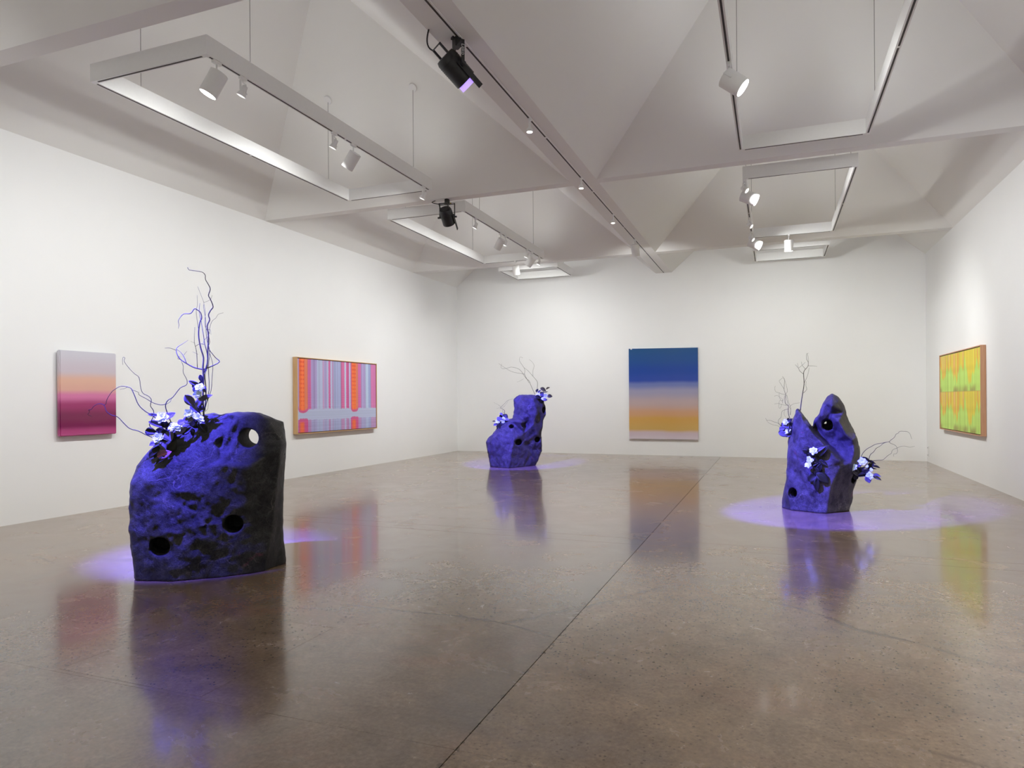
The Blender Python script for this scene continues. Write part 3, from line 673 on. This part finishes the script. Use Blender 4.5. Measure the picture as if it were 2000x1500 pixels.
br = [([(440,1000),(425,860),(445,790),(490,690),(570,610),(660,560),(730,520),(800,500),(880,488),(960,470),(1040,455),(1060,430),(1140,370),(1180,300),(1220,280),(1260,240),(1340,240),(1410,245),(1460,280),(1480,320),(1505,400)],.008,.003,'twig',0,-.1),
      ([(440,1010),(540,960),(600,850),(640,730),(700,680),(740,630),(765,595),(850,545),(920,488),(1030,460),(1060,490),(1130,515),(1180,550),(1200,590),(1212,660),(1180,710),(1130,715),(1128,765)],.008,.0025,'twig',0,.05),
      ([(460,1050),(550,985),(600,920),(710,860),(780,845),(900,838),(950,800),(1010,745),(1080,700),(1095,650),(1130,615),(1200,590),(1280,555),(1370,550),(1470,572),(1570,550)],.007,.0025,'twig',0,.15),
      ([(440,1100),(540,1090),(640,1150),(760,1200)],.006,.004,'twig',0,-.02),([(440,1040),(600,1010),(740,980)],.005,.003,'twig',0,-.02)]
arrangement(fr3, cr4, (330,1080), -.12, lv, fw, br, 'leafy sprig with arching twigs reaching out from the right side of the split stone', wspread=.04, hug=False)

# ------------------------------------------------------------------ pictures on the walls
def grad_mat(name, axis_z0, axis_z1, stops, coat=1.0):
    m = NT(name); sx = m.n('ShaderNodeSeparateXYZ'); m.l(m.pos(), sx.inputs[0])
    mr = m.n('ShaderNodeMapRange'); mr.inputs[1].default_value = axis_z0; mr.inputs[2].default_value = axis_z1; m.l(sx.outputs[2], mr.inputs[0])
    f = m.math('ADD', mr.outputs[0], m.math('MULTIPLY', m.math('SUBTRACT', m.noise(m.pos(), 1.3, 2), .5), .03))
    c = m.ramp(f, [(p, lin(q)) for p, q in stops], 'EASE')
    m.base(c); m.b.inputs['Specular IOR Level'].default_value = .2
    m.set(**{'Roughness': .4, 'Coat_Weight': coat*.55, 'Coat_Roughness': .03}); return m.m
def cushion_box(a, b, mat, name, parent, bev=.008):
    bm = bmesh.new(); bmesh.ops.create_cube(bm, size=1)
    A, B = np.array(a), np.array(b)
    for v in bm.verts: v.co = Vector((A+B)/2+np.array(v.co)*(B-A))
    bmesh.ops.bevel(bm, geom=bm.edges[:]+bm.verts[:], offset=bev, segments=2, affect='EDGES')
    off = Vector(parent.location) if parent else Vector((0, 0, 0))
    for v in bm.verts: v.co -= off
    me = bpy.data.meshes.new(name); bm.to_mesh(me); bm.free(); return link(name, me, mat, parent)
# 1: pink sunset panel, left wall
t = thing('painting', (.004, -11.86, 1.05), 'frameless glossy panel fading from lilac through peach to magenta, left wall', 'painting')
gm = grad_mat('lilac_peach_magenta_fade', 1.05, 2.20, [(0, (190,85,140)),(.06, (175,62,122)),(.13, (122,28,82)),(.25, (126,40,88)),(.37, (158,58,112)),(.48, (214,122,170)),(.56, (220,170,158)),(.66, (222,178,160)),(.78, (204,192,202)),(1, (206,204,214))])
cushion_box((.03, -12.245, 1.065), (.09, -11.42, 2.205), gm, 'panel', t, .01)
MB().box((.004, -12.15, 1.15), (.03, -11.5, 2.1)).build('hanging_batten', M['white'], t)
# 3: blue and amber resin panel, back wall
t = thing('painting', (6.08, -.004, .44), 'large frameless glossy panel fading from deep blue to amber, back wall', 'painting')
gm = grad_mat('blue_grey_amber_fade', .44, 2.87, [(0, (210,198,206)),(.06, (206,188,196)),(.11, (204,166,96)),(.22, (206,160,84)),(.28, (205,158,120)),(.40, (186,164,164)),(.52, (156,152,178)),(.60, (106,118,176)),(.65, (28,66,160)),(.76, (0,62,152)),(.88, (0,70,138)),(1, (0,74,130))])
m_ = MB(); zl, zr = (2.878, .437), (2.850, .437)
x0, x1 = 5.172, 6.99
m_.add([(x0,-.065,zl[1]),(x1,-.065,zr[1]),(x1,-.065,zr[0]),(x0,-.065,zl[0]),(x0,-.018,zl[1]),(x1,-.018,zr[1]),(x1,-.018,zr[0]),(x0,-.018,zl[0])],
       [(0,1,2,3),(4,7,6,5),(0,4,5,1),(1,5,6,2),(2,6,7,3),(3,7,4,0)])
m_.build('panel', gm, t)
MB().box((x0-.006, -.018, .40), (x1-.012, -.004, 2.872)).build('backing_board', M['white'], t)
for xx in (5.24, 6.83): MB().box((xx-.02, -.068, 2.853), (xx+.02, -.03, 2.886)).build('hanging_clip', M['white'], t)
# 2 and 4: striped canvases in wooden tray frames; colour worked out point by point
def canvas(name, x, y0, y1, z0, z1, fn, facing, parent, nu=300, nv=150):
    us = np.linspace(0, 1, nu); vs = np.linspace(0, 1, nv); Ug, Vg = np.meshgrid(us, vs, indexing='ij')
    yy = y0+(y1-y0)*Ug; zz = z0+(z1-z0)*Vg
    P = np.stack([np.full_like(yy, x), yy, zz], -1).reshape(-1, 3)-np.array(parent.location)
    i = np.arange(nu*nv).reshape(nu, nv); q = np.stack([i[:-1, :-1], i[1:, :-1], i[1:, 1:], i[:-1, 1:]], -1).reshape(-1, 4)
    if facing: q = q[:, ::-1]
    me = bpy.data.meshes.new(name); me.from_pydata(P.tolist(), [], q.tolist())
    c = fn(Ug, Vg); c = np.clip(c, 0, 255)/255; c = np.where(c <= .04045, c/12.92, ((c+.055)/1.055)**2.4)
    at = me.color_attributes.new('paint', 'FLOAT_COLOR', 'POINT'); at.data.foreach_set('color', np.concatenate([c, np.ones(c.shape[:2]+(1,))], -1).reshape(-1).astype(np.float32))
    m = NT(name+'_paint'); a = m.n('ShaderNodeAttribute', attribute_name='paint'); f = m.noise(m.pos(), 180, 3)
    m.base(m.mix(1.0, a.outputs['Color'], m.ramp(f, [(.3, (.93, .93, .93)), (.7, (1.05, 1.05, 1.05))]), 'MULTIPLY')); m.set(Roughness=.5)
    return link(name, me, m.m, parent)
def n1(u, sc, seed):
    r = np.random.default_rng(seed); L = r.random(512); q = u*sc; i = np.floor(q).astype(int); f = q-i; f = f*f*(3-2*f); return L[i % 512]*(1-f)+L[(i+1) % 512]*f
def ss(a, b, x): t_ = np.clip((x-a)/(b-a), 0, 1); return t_*t_*(3-2*t_)
P2Y0, P2Y1 = -7.46, -4.63
def stripes(U, V):
    px_ = lambda X: 560+X/8.335
    def uu(X): return (on(px_(X), 770, 0, .10)[1]-P2Y0)/(P2Y1-P2Y0)
    st = [(190,(176,150,196)),(205,(246,112,56)),(292,(226,128,96)),(345,(210,108,164)),(400,(168,150,200)),(495,(182,192,222)),(590,(196,150,196)),(610,(172,158,206)),(660,(186,200,228)),(685,(206,98,156)),(717,(190,200,228)),(742,(184,150,196)),(768,(166,172,212)),(890,(216,112,164)),(945,(196,202,228)),(972,(212,100,158)),(1020,(188,196,226)),(1045,(210,108,164)),(1062,(246,116,56)),(1132,(226,130,100)),(1167,(212,104,164)),(1215,(172,156,204)),(1290,(184,202,226)),(1335,(158,168,212)),(1375,(210,120,176))]
    edges = [max(0, uu(a)) for a, _ in st]; c = np.zeros(U.shape+(3,)); c[:] = st[0][1]
    wob = .0012*(n1(V, 60, 3)-.5)*2; Uw = U+wob
    for e, (_, col) in zip(edges, st): c = c+(np.array(col)-c)*ss(e-.002, e+.002, Uw)[..., None]
    fine = (n1(U, 260, 5)-.5)*26+(n1(U, 90, 6)-.5)*20; c = c+fine[..., None]
    pale = np.array((184, 192, 220.)) 
    tooth = np.sin(V*2*PI*17)   # lobed marks inside the orange columns
    for a, b in ((205, 292), (1062, 1132)):
        ea, eb = uu(a), uu(b); w_ = eb-ea; k = ((U > ea) & (U < eb)) & (V > .33)
        xi = (U-ea)/w_; m = k*np.clip(tooth*1.2, 0, 1)*np.clip(1.2-abs(np.sin(xi*PI*2.5)), 0, 1)*(.35+.65*V)
        c = c+(np.array((222, 62, 50.))-c)*np.clip(m, 0, .8)[..., None]
        c = c+(np.array((250, 140, 60.))-c)*(k*.5*(1-V))[..., None]
    for a, b in ((345, 400), (685, 717), (890, 945), (972, 1020), (1167, 1215)):   # beaded magenta stripes
        ea, eb = uu(a), uu(b); k = (U > ea) & (U < eb); bd = np.clip(np.sin(V*2*PI*30), 0, 1)*np.clip(.8-V, 0, 1)
        c = c+(np.array((188, 60, 136.))-c)*(k*bd*.6)[..., None]
    # pale band across, with lobed ends of the columns
    org = np.zeros(U.shape)
    for a, b in ((190, 350), (1045, 1170)):
        ea, eb = uu(a), uu(b); xi = (U-(ea+eb)/2)/((eb-ea)/2); org = np.maximum(org, np.clip(1-xi**2, 0, 1)**.5)
    top = .315-.055*org+.012*(n1(U, 70, 9)-.5); bot = .165+.025*org+.012*(n1(U, 70, 10)-.5)
    k = ss(top+.006, top-.006, V)*ss(bot-.006, bot+.006, V)
    mg = (ss(top+.05, top+.02, V)+ss(bot-.05, bot-.02, V)*(V < bot+.01))*(org > .05)*(1-k); c = c+(np.array((204, 84, 150.))-c)*np.clip(mg, 0, 1)[..., None]*.9
    for a, b in ((200, 300), (1055, 1140)):
        ea, eb = uu(a), uu(b); xi = (U-(ea+eb)/2)/((eb-ea)/2); q = np.clip(1-xi**2, 0, 1)*ss(bot-.03, bot-.07, V); c = c+(np.array((240, 112, 62.))-c)*q[..., None]
    c = c+(pale-c)*k[..., None]
    low = (V < bot)*(org < .05); c = c+(np.array((164, 170, 208.))-c)*(low*.55)[..., None]
    c = c+(((n1(V, 150, 12)-.5)*14)*(V < .45))[..., None]
    return c
def flames(U, V):
    v = (V*2) % 1.0; row = (V > .5); ph = U
    edge = .38+.34*np.clip(np.sin((ph*2.9+.18)*2*PI)*.5+.5, 0, 1)*1.0+.16*(n1(ph, 24, 31)-.5)*2+.11*(n1(ph, 70, 32)-.5)*2
    lime = np.array((192, 228, 104.)); org = np.array((230, 172, 44.)); pink = np.array((226, 186, 112.)); yel = np.array((226, 218, 50.))
    c = np.zeros(U.shape+(3,)); s = n1(ph, 40, 33); up = np.clip((v-edge)/.28, 0, 1)
    base = org+(pink-org)*(np.clip(up*1.2-.3, 0, 1)*(s > .45))[..., None]; base = base+(yel-base)*((n1(ph, 34, 34) > .52)*.75)[..., None]
    c = lime+(base-lime)*ss(edge-.10, edge+.03, v)[..., None]
    fr_ = ss(.16, .0, v-.06*n1(ph, 80, 35))*ss(.35, .7, n1(ph, 12, 36)); c = c+(np.array((150, 140, 60.))-c)*(fr_*.75)[..., None]
    c = c+((n1(ph, 150, 37)-.5)*30)[..., None]; c = c+((n1(v, 9, 38)-.5)*8)[..., None]
    ln = np.exp(-((V-.5)/.004)**2); c = c+(np.array((190, 150, 60.))-c)*(ln*.6)[..., None]
    return c
def tray_frame(side, y0, y1, z0, z1, depth, fw_, mv, mh, fn, label, nu):
    xw = 0.0 if side < 0 else W; sg = 1 if side < 0 else -1
    t = thing('framed_painting', (xw+sg*.003, (y0+y1)/2, z0), label, 'painting')
    X = lambda d: xw+sg*d
    def b(a, c, name, mat): lo = tuple(min(p, q) for p, q in zip(a, c)); hi = tuple(max(p, q) for p, q in zip(a, c)); return MB().box(lo, hi).build(name, mat, t)
    b((X(.003), y0, z0), (X(depth), y0+fw_, z1), 'frame_side', mv); b((X(.003), y1-fw_, z0), (X(depth), y1, z1), 'frame_side', mv)
    b((X(.003), y0+fw_, z1-fw_), (X(depth), y1-fw_, z1), 'frame_rail', mh); b((X(.003), y0+fw_, z0), (X(depth), y1-fw_, z0+fw_), 'frame_rail', mh)
    b((X(.01), y0+fw_, z0+fw_), (X(.03), y1-fw_, z1-fw_), 'frame_back', M['shadowgap'])
    g_ = fw_+.014
    b((X(.03), y0+g_, z0+g_), (X(depth-.012), y1-g_, z1-g_), 'stretcher', M['white'])
    canvas('canvas', X(depth-.0115), y0+g_, y1-g_, z0+g_, z1-g_, fn, side > 0, t, nu)
tray_frame(-1, -7.49, -4.615, .862, 2.385, .11, .014, M['oakv'], M['oakh'], stripes, 'wide oak-framed canvas of orange, magenta and pale blue vertical stripes, left wall', 420)
tray_frame(1, -4.86, -1.80, .835, 2.385, .085, .016, M['mapv'], M['maph'], flames, 'framed canvas of yellow, orange and lime flame streaks, right wall', 360)

# outlet plate near the far right corner
t = thing('wall_outlet', (W-.002, -.19, .12), 'tall white outlet plate low on the right wall beside the far corner', 'outlet')
cushion_box((W-.012, -.25, .12), (W-.002, -.13, .37), M['white'], 'cover_plate', t, .003)
for z in (.16, .33): MB().box((W-.014, -.205, z-.012), (W-.0115, -.175, z+.012)).build('socket', M['slot'], t)

# ------------------------------------------------------------------ hanging track frames
ZR0, ZR1 = 4.80, 4.985
def track_frame(x0, x1, y0, y1, label, wires):
    t = thing('track_light_frame', ((x0+x1)/2, (y0+y1)/2, ZR0), label, 'light frame', 'rectangular track light frames hung in the coffers')
    b = .052
    for (a, c) in (((x0, y0), (x0+b, y1)), ((x1-b, y0), (x1, y1)), ((x0+b, y0), (x1-b, y0+b)), ((x0+b, y1-b), (x1-b, y1))):
        MB().box((*a, ZR0), (*c, ZR1)).build('rail', M['white'], t)
        long_y = (c[1]-a[1]) > (c[0]-a[0]); m = MB()
        mid = ((a[0]+c[0])/2, (a[1]+c[1])/2)
        segs = 2 if long_y and (y1-y0) > 2 else 1
        L = (c[1]-a[1]-.12) if long_y else (c[0]-a[0]-.06)
        for k in range(segs):
            s0 = -L/2+k*L/segs+.02*k; s1 = -L/2+(k+1)*L/segs-.02*(k < segs-1)
            if long_y: m.box((mid[0]-.009, mid[1]+s0, ZR0-.002), (mid[0]+.009, mid[1]+s1, ZR0+.01))
            else: m.box((mid[0]+s0, mid[1]-.009, ZR0-.002), (mid[0]+s1, mid[1]+.009, ZR0+.01))
        m.build('track_channel', M['slot'], t)
    for xx in (x0+b/2, x1-b/2):
        ld = bpy.data.lights.new('added_ceiling_fill', 'AREA'); ld.shape = 'RECTANGLE'; ld.size = .04; ld.size_y = (y1-y0)-.3; ld.energy = FILL_W*(y1-y0)/4.4; ld.color = (.985, 1, .98)  # unseen lamp added on each long rail to brighten the ceiling
        lo = bpy.data.objects.new('added_ceiling_fill', ld); COL.objects.link(lo); lo.parent = t; lo.location = (xx-(x0+x1)/2, 0, ZR1-ZR0+.006); lo.rotation_euler = (PI, 0, 0)
    for (x, y) in wires:
        zt = ceil_z(x, y)
        MB().tube([(x, y, ZR1), (x, y, zt)], .0035, 5).build('suspension_cable', M['wire'], t)
        nrm = np.array([ceil_z(x-.02, y)-ceil_z(x+.02, y), ceil_z(x, y-.02)-ceil_z(x, y+.02), .04]); nrm /= np.linalg.norm(nrm)
        p = np.array((x, y, zt)); MB().tube([p-nrm*.006, p-nrm*.028], [.068, .062], 20).build('ceiling_canopy', M['white'], t, True, .6)
    return t
XL = (2.30, 3.85); XR = (8.42, 9.98)
track_frame(*XL, -13.48, -8.93, 'longest white track frame at upper left, hung in the near left coffer', [(2.33,-12.9),(3.82,-12.87),(2.33,-9.5),(3.82,-9.46)])
track_frame(*XL, -7.70, -3.33, 'white track frame behind the small black spotlight, left side, second coffer', [(2.33,-7.1),(3.82,-7.0),(2.33,-4.0),(3.82,-4.0)])
track_frame(2.30, 3.87, -2.33, -1.0, 'short white track frame high above the far left corner, beyond the last beam', [(2.33,-1.7),(3.84,-1.7)])
track_frame(*XR, -13.45, -8.90, 'white track frame cut by the top edge of the view, near right coffer', [(8.45,-12.9),(9.95,-12.9),(8.45,-9.9),(9.95,-9.6)])
track_frame(*XR, -7.67, -3.60, 'white track frame on the right carrying a row of lit spotlights, second coffer', [(8.45,-7.1),(9.95,-7.0),(8.45,-4.2),(9.95,-4.2)])
track_frame(*XR, -2.35, -1.03, 'short white track frame at the far right, beyond the last beam', [(8.45,-1.7),(9.95,-1.7)])

# track let into the central beam
t = thing('beam_track', (6.12, -10, HL-.004), 'long white recessed lighting track running under the central ceiling beam', 'track')
MB().box((6.095, -24.9, HL-.006), (6.150, -.01, HL+.03)).build('track_body', M['white'], t)
m_ = MB()
for k, y in enumerate(np.arange(-24.8, -.1, 2.45)): m_.box((6.113, y, HL-.0075), (6.132, min(y+2.40, -.05), HL))
m_.build('track_channel', M['slot'], t)

# ------------------------------------------------------------------ track spotlights
def unit(v): v = np.array(v, float); return v/np.linalg.norm(v)
def can_spot(p, aim, label, lit=True, z=ZR0, L=.20, R=.062, watts=None, deg=135, group=None, dirn=None):
    """white cylinder spotlight: adapter in the track, stem, housing, lens"""
    p = np.array([p[0], p[1], z]); t = thing('track_spotlight', p, label, 'spotlight', group or 'white cylinder spotlights')
    MB().box((p[0]-.016, p[1]-.05, z-.03), (p[0]+.016, p[1]+.05, z)).build('track_adapter', M['white'], t)
    piv = p-np.array([0, 0, .12]); d = unit(np.array(aim)-piv) if dirn is None else unit(dirn)
    MB().tube([p-np.array([0, 0, .03]), piv], .008, 8).build('stem', M['white'], t, True)
    a = piv-d*L*.15+np.array([0, 0, -.04]); a = a-d*.02; b = a+d*L
    hb = MB(); hb.tube([a, a+d*.004, b, b-d*.0005, b-d*.03], [R*.93, R, R, R*.90, R*.86], 28, caps=False); hb.tube([a, a+d*.002], [R*.93, R*.5], 28)
    hb.build('housing', M['white'], t, True, .6)
    MB().tube([b+d*.001, b-d*.003], [R*.88, R*.88], 24).build('lens', M['lens' if lit else 'lensoff'], t)
    x = unit(np.cross(d, (0, 0, 1.))); MB().obox(a+d*L*.2-x*0+np.cross(x, d)*(-R)*0+x*(R+.004), x, d, np.cross(x, d), .005, L*.2, .006).build('lock_bar', M['white'], t)
    spot_light('spotlight_lamp', b+d*.01, aim, watts or CYL_W, deg, 1.0, radius=R*.8, parent=t)
    return t
def gimbal_spot(p, aim, label, lit=True, z=ZR0, watts=None, s=1.0, deg=125, group=None, dirn=None):
    """small open fitting: adapter, bent bracket, lamp with a flared rim"""
    p = np.array([p[0], p[1], z]); t = thing('track_spotlight', p, label, 'spotlight', group or 'small bracket spotlights')
    MB().box((p[0]-.016, p[1]-.045, z-.028), (p[0]+.016, p[1]+.045, z)).build('track_adapter', M['white'], t)
    MB().tube([p-np.array([0, 0, .028]), p-np.array([0, 0, .05])], .010, 8).build('stem', M['white'], t, True)
    c = p-np.array([0, 0, .115*s]); d = unit((-.42, -.12, -.9) if aim[0] < 6 else (.72, -.25, -.6)) if dirn is None else unit(dirn); x = unit(np.cross(d, (0, 0, 1.)))
    h = MB(); q = p-np.array([0, 0, .05])
    h.obox(q, x, d-np.array([0, 0, d[2]]), (0, 0, 1), .042*s, .012, .003)
    for sg in (-1, 1): h.obox((q+c)/2+x*sg*.040*s, x, unit(np.cross(x, (0, 0, 1.))), (0, 0, 1), .002, .012, abs(q[2]-c[2])/2)
    h.build('bracket', M['white'], t)
    MB().tube([c-d*.045*s, c-d*.005*s, c+d*.03*s], [.022*s, .024*s, .036*s], 18).build('lamp_body', M['white'], t, True, .7)
    MB().tube([c+d*.028*s, c+d*.040*s, c+d*.040*s, c+d*.032*s], [.037*s, .039*s, .034*s, .033*s], 18, caps=False).build('lamp_rim', M['white'], t, True, .7)
    MB().tube([c+d*.033*s, c+d*.036*s], [.033*s, .033*s], 18).build('lens', M['lens' if lit else 'lensoff'], t)
    MB().tube([c+x*.042*s, c+x*.058*s], [.009*s, .009*s], 10).build('knob', M['white'], t)
    spot_light('spotlight_lamp', c+d*.05*s, aim, watts or SML_W, deg, 1.0, radius=.03, parent=t)
    return t
def pin_spot(p, label):
    p = np.array([p[0], p[1], HL-.006]); t = thing('track_downlight', p, label, 'spotlight', 'pin downlights under the central beam')
    MB().box((p[0]-.015, p[1]-.04, p[2]-.012), (p[0]+.015, p[1]+.04, p[2])).build('track_adapter', M['white'], t)
    MB().tube([p-np.array([0, 0, .012]), p-np.array([0, 0, .10])], .014, 12).build('stem', M['white'], t, True, .6)
    MB().tube([p-np.array([0, 0, .10]), p-np.array([0, 0, .125]), p-np.array([0, 0, .155])], [.022, .036, .038], 20).build('housing', M['white'], t, True, .6)
    MB().tube([p-np.array([0, 0, .154]), p-np.array([0, 0, .158])], .033, 20).build('lens', M['lensw'], t)
    spot_light('spotlight_lamp', p-np.array([0, 0, .17]), (p[0], p[1], 0), DWN_W, 100, 1.0, (1, .92, .82), .03, t)
# left frames (aimed at the left wall)
XR_ = 3.824
can_spot((XR_, -13.33), (0, -12.0, 1.5), 'lit white cylinder spotlight at the near end of the longest frame', R=.087, L=.24, dirn=(-.40, -.22, -.88))
gimbal_spot((XR_, -12.98), (0, -11.4, 1.9), 'lit small bracket spotlight just right of the brightest left cylinder', s=1.25)
gimbal_spot((XR_, -11.44), (0, -10.0, 2.0), 'small bracket spotlight halfway along the longest frame', s=1.25)
can_spot((XR_, -11.03), (0, -10.6, 1.9), 'unlit-looking white cylinder spotlight halfway along the longest frame', R=.078, L=.22, dirn=(-.62, .05, -.75))
gimbal_spot((XR_, -9.16), (0, -7.4, 1.8), 'small bracket spotlight at the far corner of the longest frame', s=1.25)
gimbal_spot((XR_, -7.19), (0, -6.6, 1.8), 'violet-tinted small bracket spotlight right of the small black fixture', s=1.2)
can_spot((XR_, -5.97), (0, -5.9, 1.8), 'violet-tinted white cylinder spotlight on the second left frame', R=.075, L=.22, dirn=(-.55, .2, -.75))
gimbal_spot((XR_, -5.72), (1.0, -3.0, 2.2), 'small bracket spotlight hidden behind the violet-tinted cylinder', s=1.2)
gimbal_spot((XR_, -4.45), (0, -4.6, 1.9), 'small bracket spotlight touching the pair of cylinders on the left frame', s=1.2)
can_spot((XR_, -4.12), (0, -2.8, 1.8), 'bright white cylinder tilted left, last pair on the second left frame', R=.085, L=.22, deg=80, dirn=(-.6, .1, -.65))
gimbal_spot((XR_, -3.62), (2.2, 0, 2.0), 'small bracket spotlight at the far end of the second left frame', s=1.2)
can_spot((3.15, -3.36), (3.0, 0, 1.7), 'white cylinder spotlight hanging lowest, on the end rail of the second left frame', R=.085, L=.22, watts=270, dirn=(.05, .3, -.95))
# right frames (aimed at the right wall)
XQ = 8.446
can_spot((XQ, -11.44), (W, -9.0, 1.6), 'glaring white cylinder spotlight on the near right frame', R=.095, L=.22, watts=220, dirn=(.74, -.02, -.60))
gimbal_spot((XQ, -7.60), (W, -6.3, 1.8), 'lit small bracket spotlight at the near end of the right row', s=1.2)
can_spot((XQ, -7.30), (W, -6.2, 1.7), 'glaring white cylinder spotlight at the near end of the right row', R=.095, L=.24, dirn=(.8, -.1, -.42))
gimbal_spot((XQ, -5.31), (W, -3.6, 1.8), 'lit small bracket spotlight in the middle of the right row', s=1.2)
gimbal_spot((XQ, -4.20), (W, -2.6, 1.8), 'lit small bracket spotlight just above the farthest glaring cylinder', s=1.2)
can_spot((XQ, -3.92), (W, -2.9, 1.7), 'glaring white cylinder spotlight at the far end of the right row', R=.095, L=.24, deg=80, watts=260, dirn=(.8, -.12, -.42))
can_spot((9.14, -3.63), (9.6, 0, 1.5), 'white cylinder spotlight hanging from the far end rail of the right frame', R=.085, L=.22, watts=330, dirn=(0, .12, -1))
# central beam
pin_spot((6.122, -10.75), 'pin downlight under the central beam, nearest, violet-tinted stem')
pin_spot((6.122, -8.40), 'pin downlight under the central beam, right at the crossing of the beams')
pin_spot((6.122, -6.20), 'pin downlight under the central beam, farthest of the three')
can_spot((6.122, -4.10), (6.1, 0, 1.6), 'white cylinder spotlight hanging at the far end of the central beam', z=HL-.006, R=.085, L=.24, watts=230, dirn=(.08, .32, -.95))

# ------------------------------------------------------------------ black theatre lanterns
def lantern(p, aim, label, watts, deg, cable_to, s=1.0, mark=True, gel=.055, group='black theatre lanterns with violet light', side=1):
    p = np.array(p, float); t = thing('theatre_lantern', p, label, 'stage light', group)
    c = p+np.array([0, 0, -.30*s]); d = unit(np.array(aim)-c); x = unit(np.cross(d, (0, 0, 1.))); u = np.cross(x, d)
    R = .106*s; L = .25*s; a = c-d*L*.52; b = c+d*L*.48
    hb = MB(); hb.tube([a-d*.035*s, a-d*.03*s, a, b, b+d*.004, b-d*.01], [R*.6, R*.88, R, R, R*.9, R*.88], 28, caps=False); hb.tube([a-d*.035*s, a-d*.033*s], [R*.6, R*.3], 28)
    hb.build('body', M['black'], t, True, .5)
    fb = MB()
    for k in range(5): fb.tube([a+d*(.03+.018*k)*s, a+d*(.036+.018*k)*s], R*1.03, 28)
    fb.build('cooling_rib', M['black'], t, True, .5)
    MB().tube([b-d*.012, b-d*.008], R*.88, 24).build('lens', M['uvlens'], t)
    MB().tube([b, b+d*gel*s], [R*.86, R*.86], 24, caps=False).build('violet_gel', M['uvlens'], t, True)
    gf = MB(); o_ = x*side*(R+.012)
    gf.obox(c+d*.10*s+o_, x, u, d, .004, R*.26, .145*s); gf.build('side_plate', M['black'], t)
    # rear handle
    h = MB(); e0 = a-d*.03*s
    for sg in (-1, 1): h.obox(e0-d*.05*s+x*sg*R*.7, x, u, d, .006, .010, .055*s)
    h.obox(e0-d*.105*s, x, u, d, R*.75, .010, .006); h.build('rear_handle', M['black'], t)
    # yoke
    yk = MB(); top = p+np.array([0, 0, -.085*s]); hx = unit((x[0], x[1], 0)); fy = np.cross((0, 0, 1.), hx)
    yk.obox(top, hx, fy, (0, 0, 1), R+.03, .016, .004)
    for sg in (-1, 1):
        e = c+x*sg*(R+.026); q = top+hx*sg*(R+.026); ax = unit(q-e); yk.obox((e+q)/2, ax, hx, unit(np.cross(ax, hx)), np.linalg.norm(q-e)/2+.012, .004, .016)
    yk.build('yoke', M['black'], t)
    for sg in (-1, 1): MB().tube([c+x*sg*R, c+x*sg*(R+.06*s)], [.014, .016], 12).build('tilt_knob', M['black'], t)
    cl = MB(); cl.obox(p+np.array([0, 0, -.045*s]), hx, fy, (0, 0, 1), .035*s, .03*s, .045*s); cl.obox(p+np.array([0, 0, -.01]), hx, fy, (0, 0, 1), .022, .05*s, .010); cl.build('clamp', M['black'], t)
    for sg in (-1, 1): MB().tube([p+np.array([0, 0, -.06*s])+hx*sg*.04*s+fy*.03, p+np.array([0, 0, -.06*s])+hx*sg*.062*s+fy*.03], .011*s, 8).build('clamp_bolt', M['brass'], t)
    q0 = e0-d*.10*s-x*side*R*.7; q1 = np.array(cable_to, float); mid = (q0+q1)/2+(-x*side)*.12*s+np.array([0, 0, .01])
    pts = [(1-k)**2*q0+2*k*(1-k)*(mid+(-x*side)*.06)+k*k*q1 for k in np.linspace(0, 1, 12)]
    MB().tube(pts, .007*s, 8).build('power_cable', M['black2'], t, True)
    MB().obox(a+d*.02*s-x*side*R*.93-(-u)*R*.42*0+unit(-x*side*.9+u*.45)*R*.09, unit(-x*side), d, u, .004, .012, .016).build('badge', M['silver'], t)
    if mark:
        fc = bpy.data.curves.new('lettering', 'FONT'); fc.body = 'Leko'; fc.size = .052; fc.extrude = .0006; fc.align_x = 'CENTER'; fc.align_y = 'CENTER'
        tmp = bpy.data.objects.new('tmp', fc); COL.objects.link(tmp); dg = bpy.context.evaluated_depsgraph_get(); me = bpy.data.meshes.new_from_object(tmp.evaluated_get(dg)); bpy.data.objects.remove(tmp)
        sg = side; e = c+x*sg*(R+.026); q = top+hx*sg*(R+.026); ax = unit(q-e); m = (e*.38+q*.62)+hx*sg*.0055
        nrm = hx*sg; yv = np.cross(nrm, -ax)
        Mx = Matrix((-ax, yv, nrm)).transposed().to_4x4(); me.transform(Matrix.Translation(Vector(m-p)) @ Mx)
        link('lettering', me, M['silver'], t)['label'] = 'white lettering Leko on the yoke'
    spot_light('violet_lamp', b+d*.07*s, aim, watts, deg, .35, UV_COL, .05, t)
    return t
lantern((6.10, -12.72, HL), (9.3, -8.85, .48), 'large black stage lantern with violet lens, clamped under the near central beam', 10500, 24, (5.93, -12.95, HL+.0), 1.0)
lantern((3.74, -8.17, HL), (3.3, -4.1, .82), 'smaller-looking black stage lantern hanging below the crossbeam at left', 8000, 26, (3.52, -8.17, HL), 1.0, mark=False, gel=.004)
spot_light('violet_lamp_near_beam', (4.15, -15.25, 4.6), (3.70, -13.62, .95), 9500, 28, .75, UV_COL, .05)
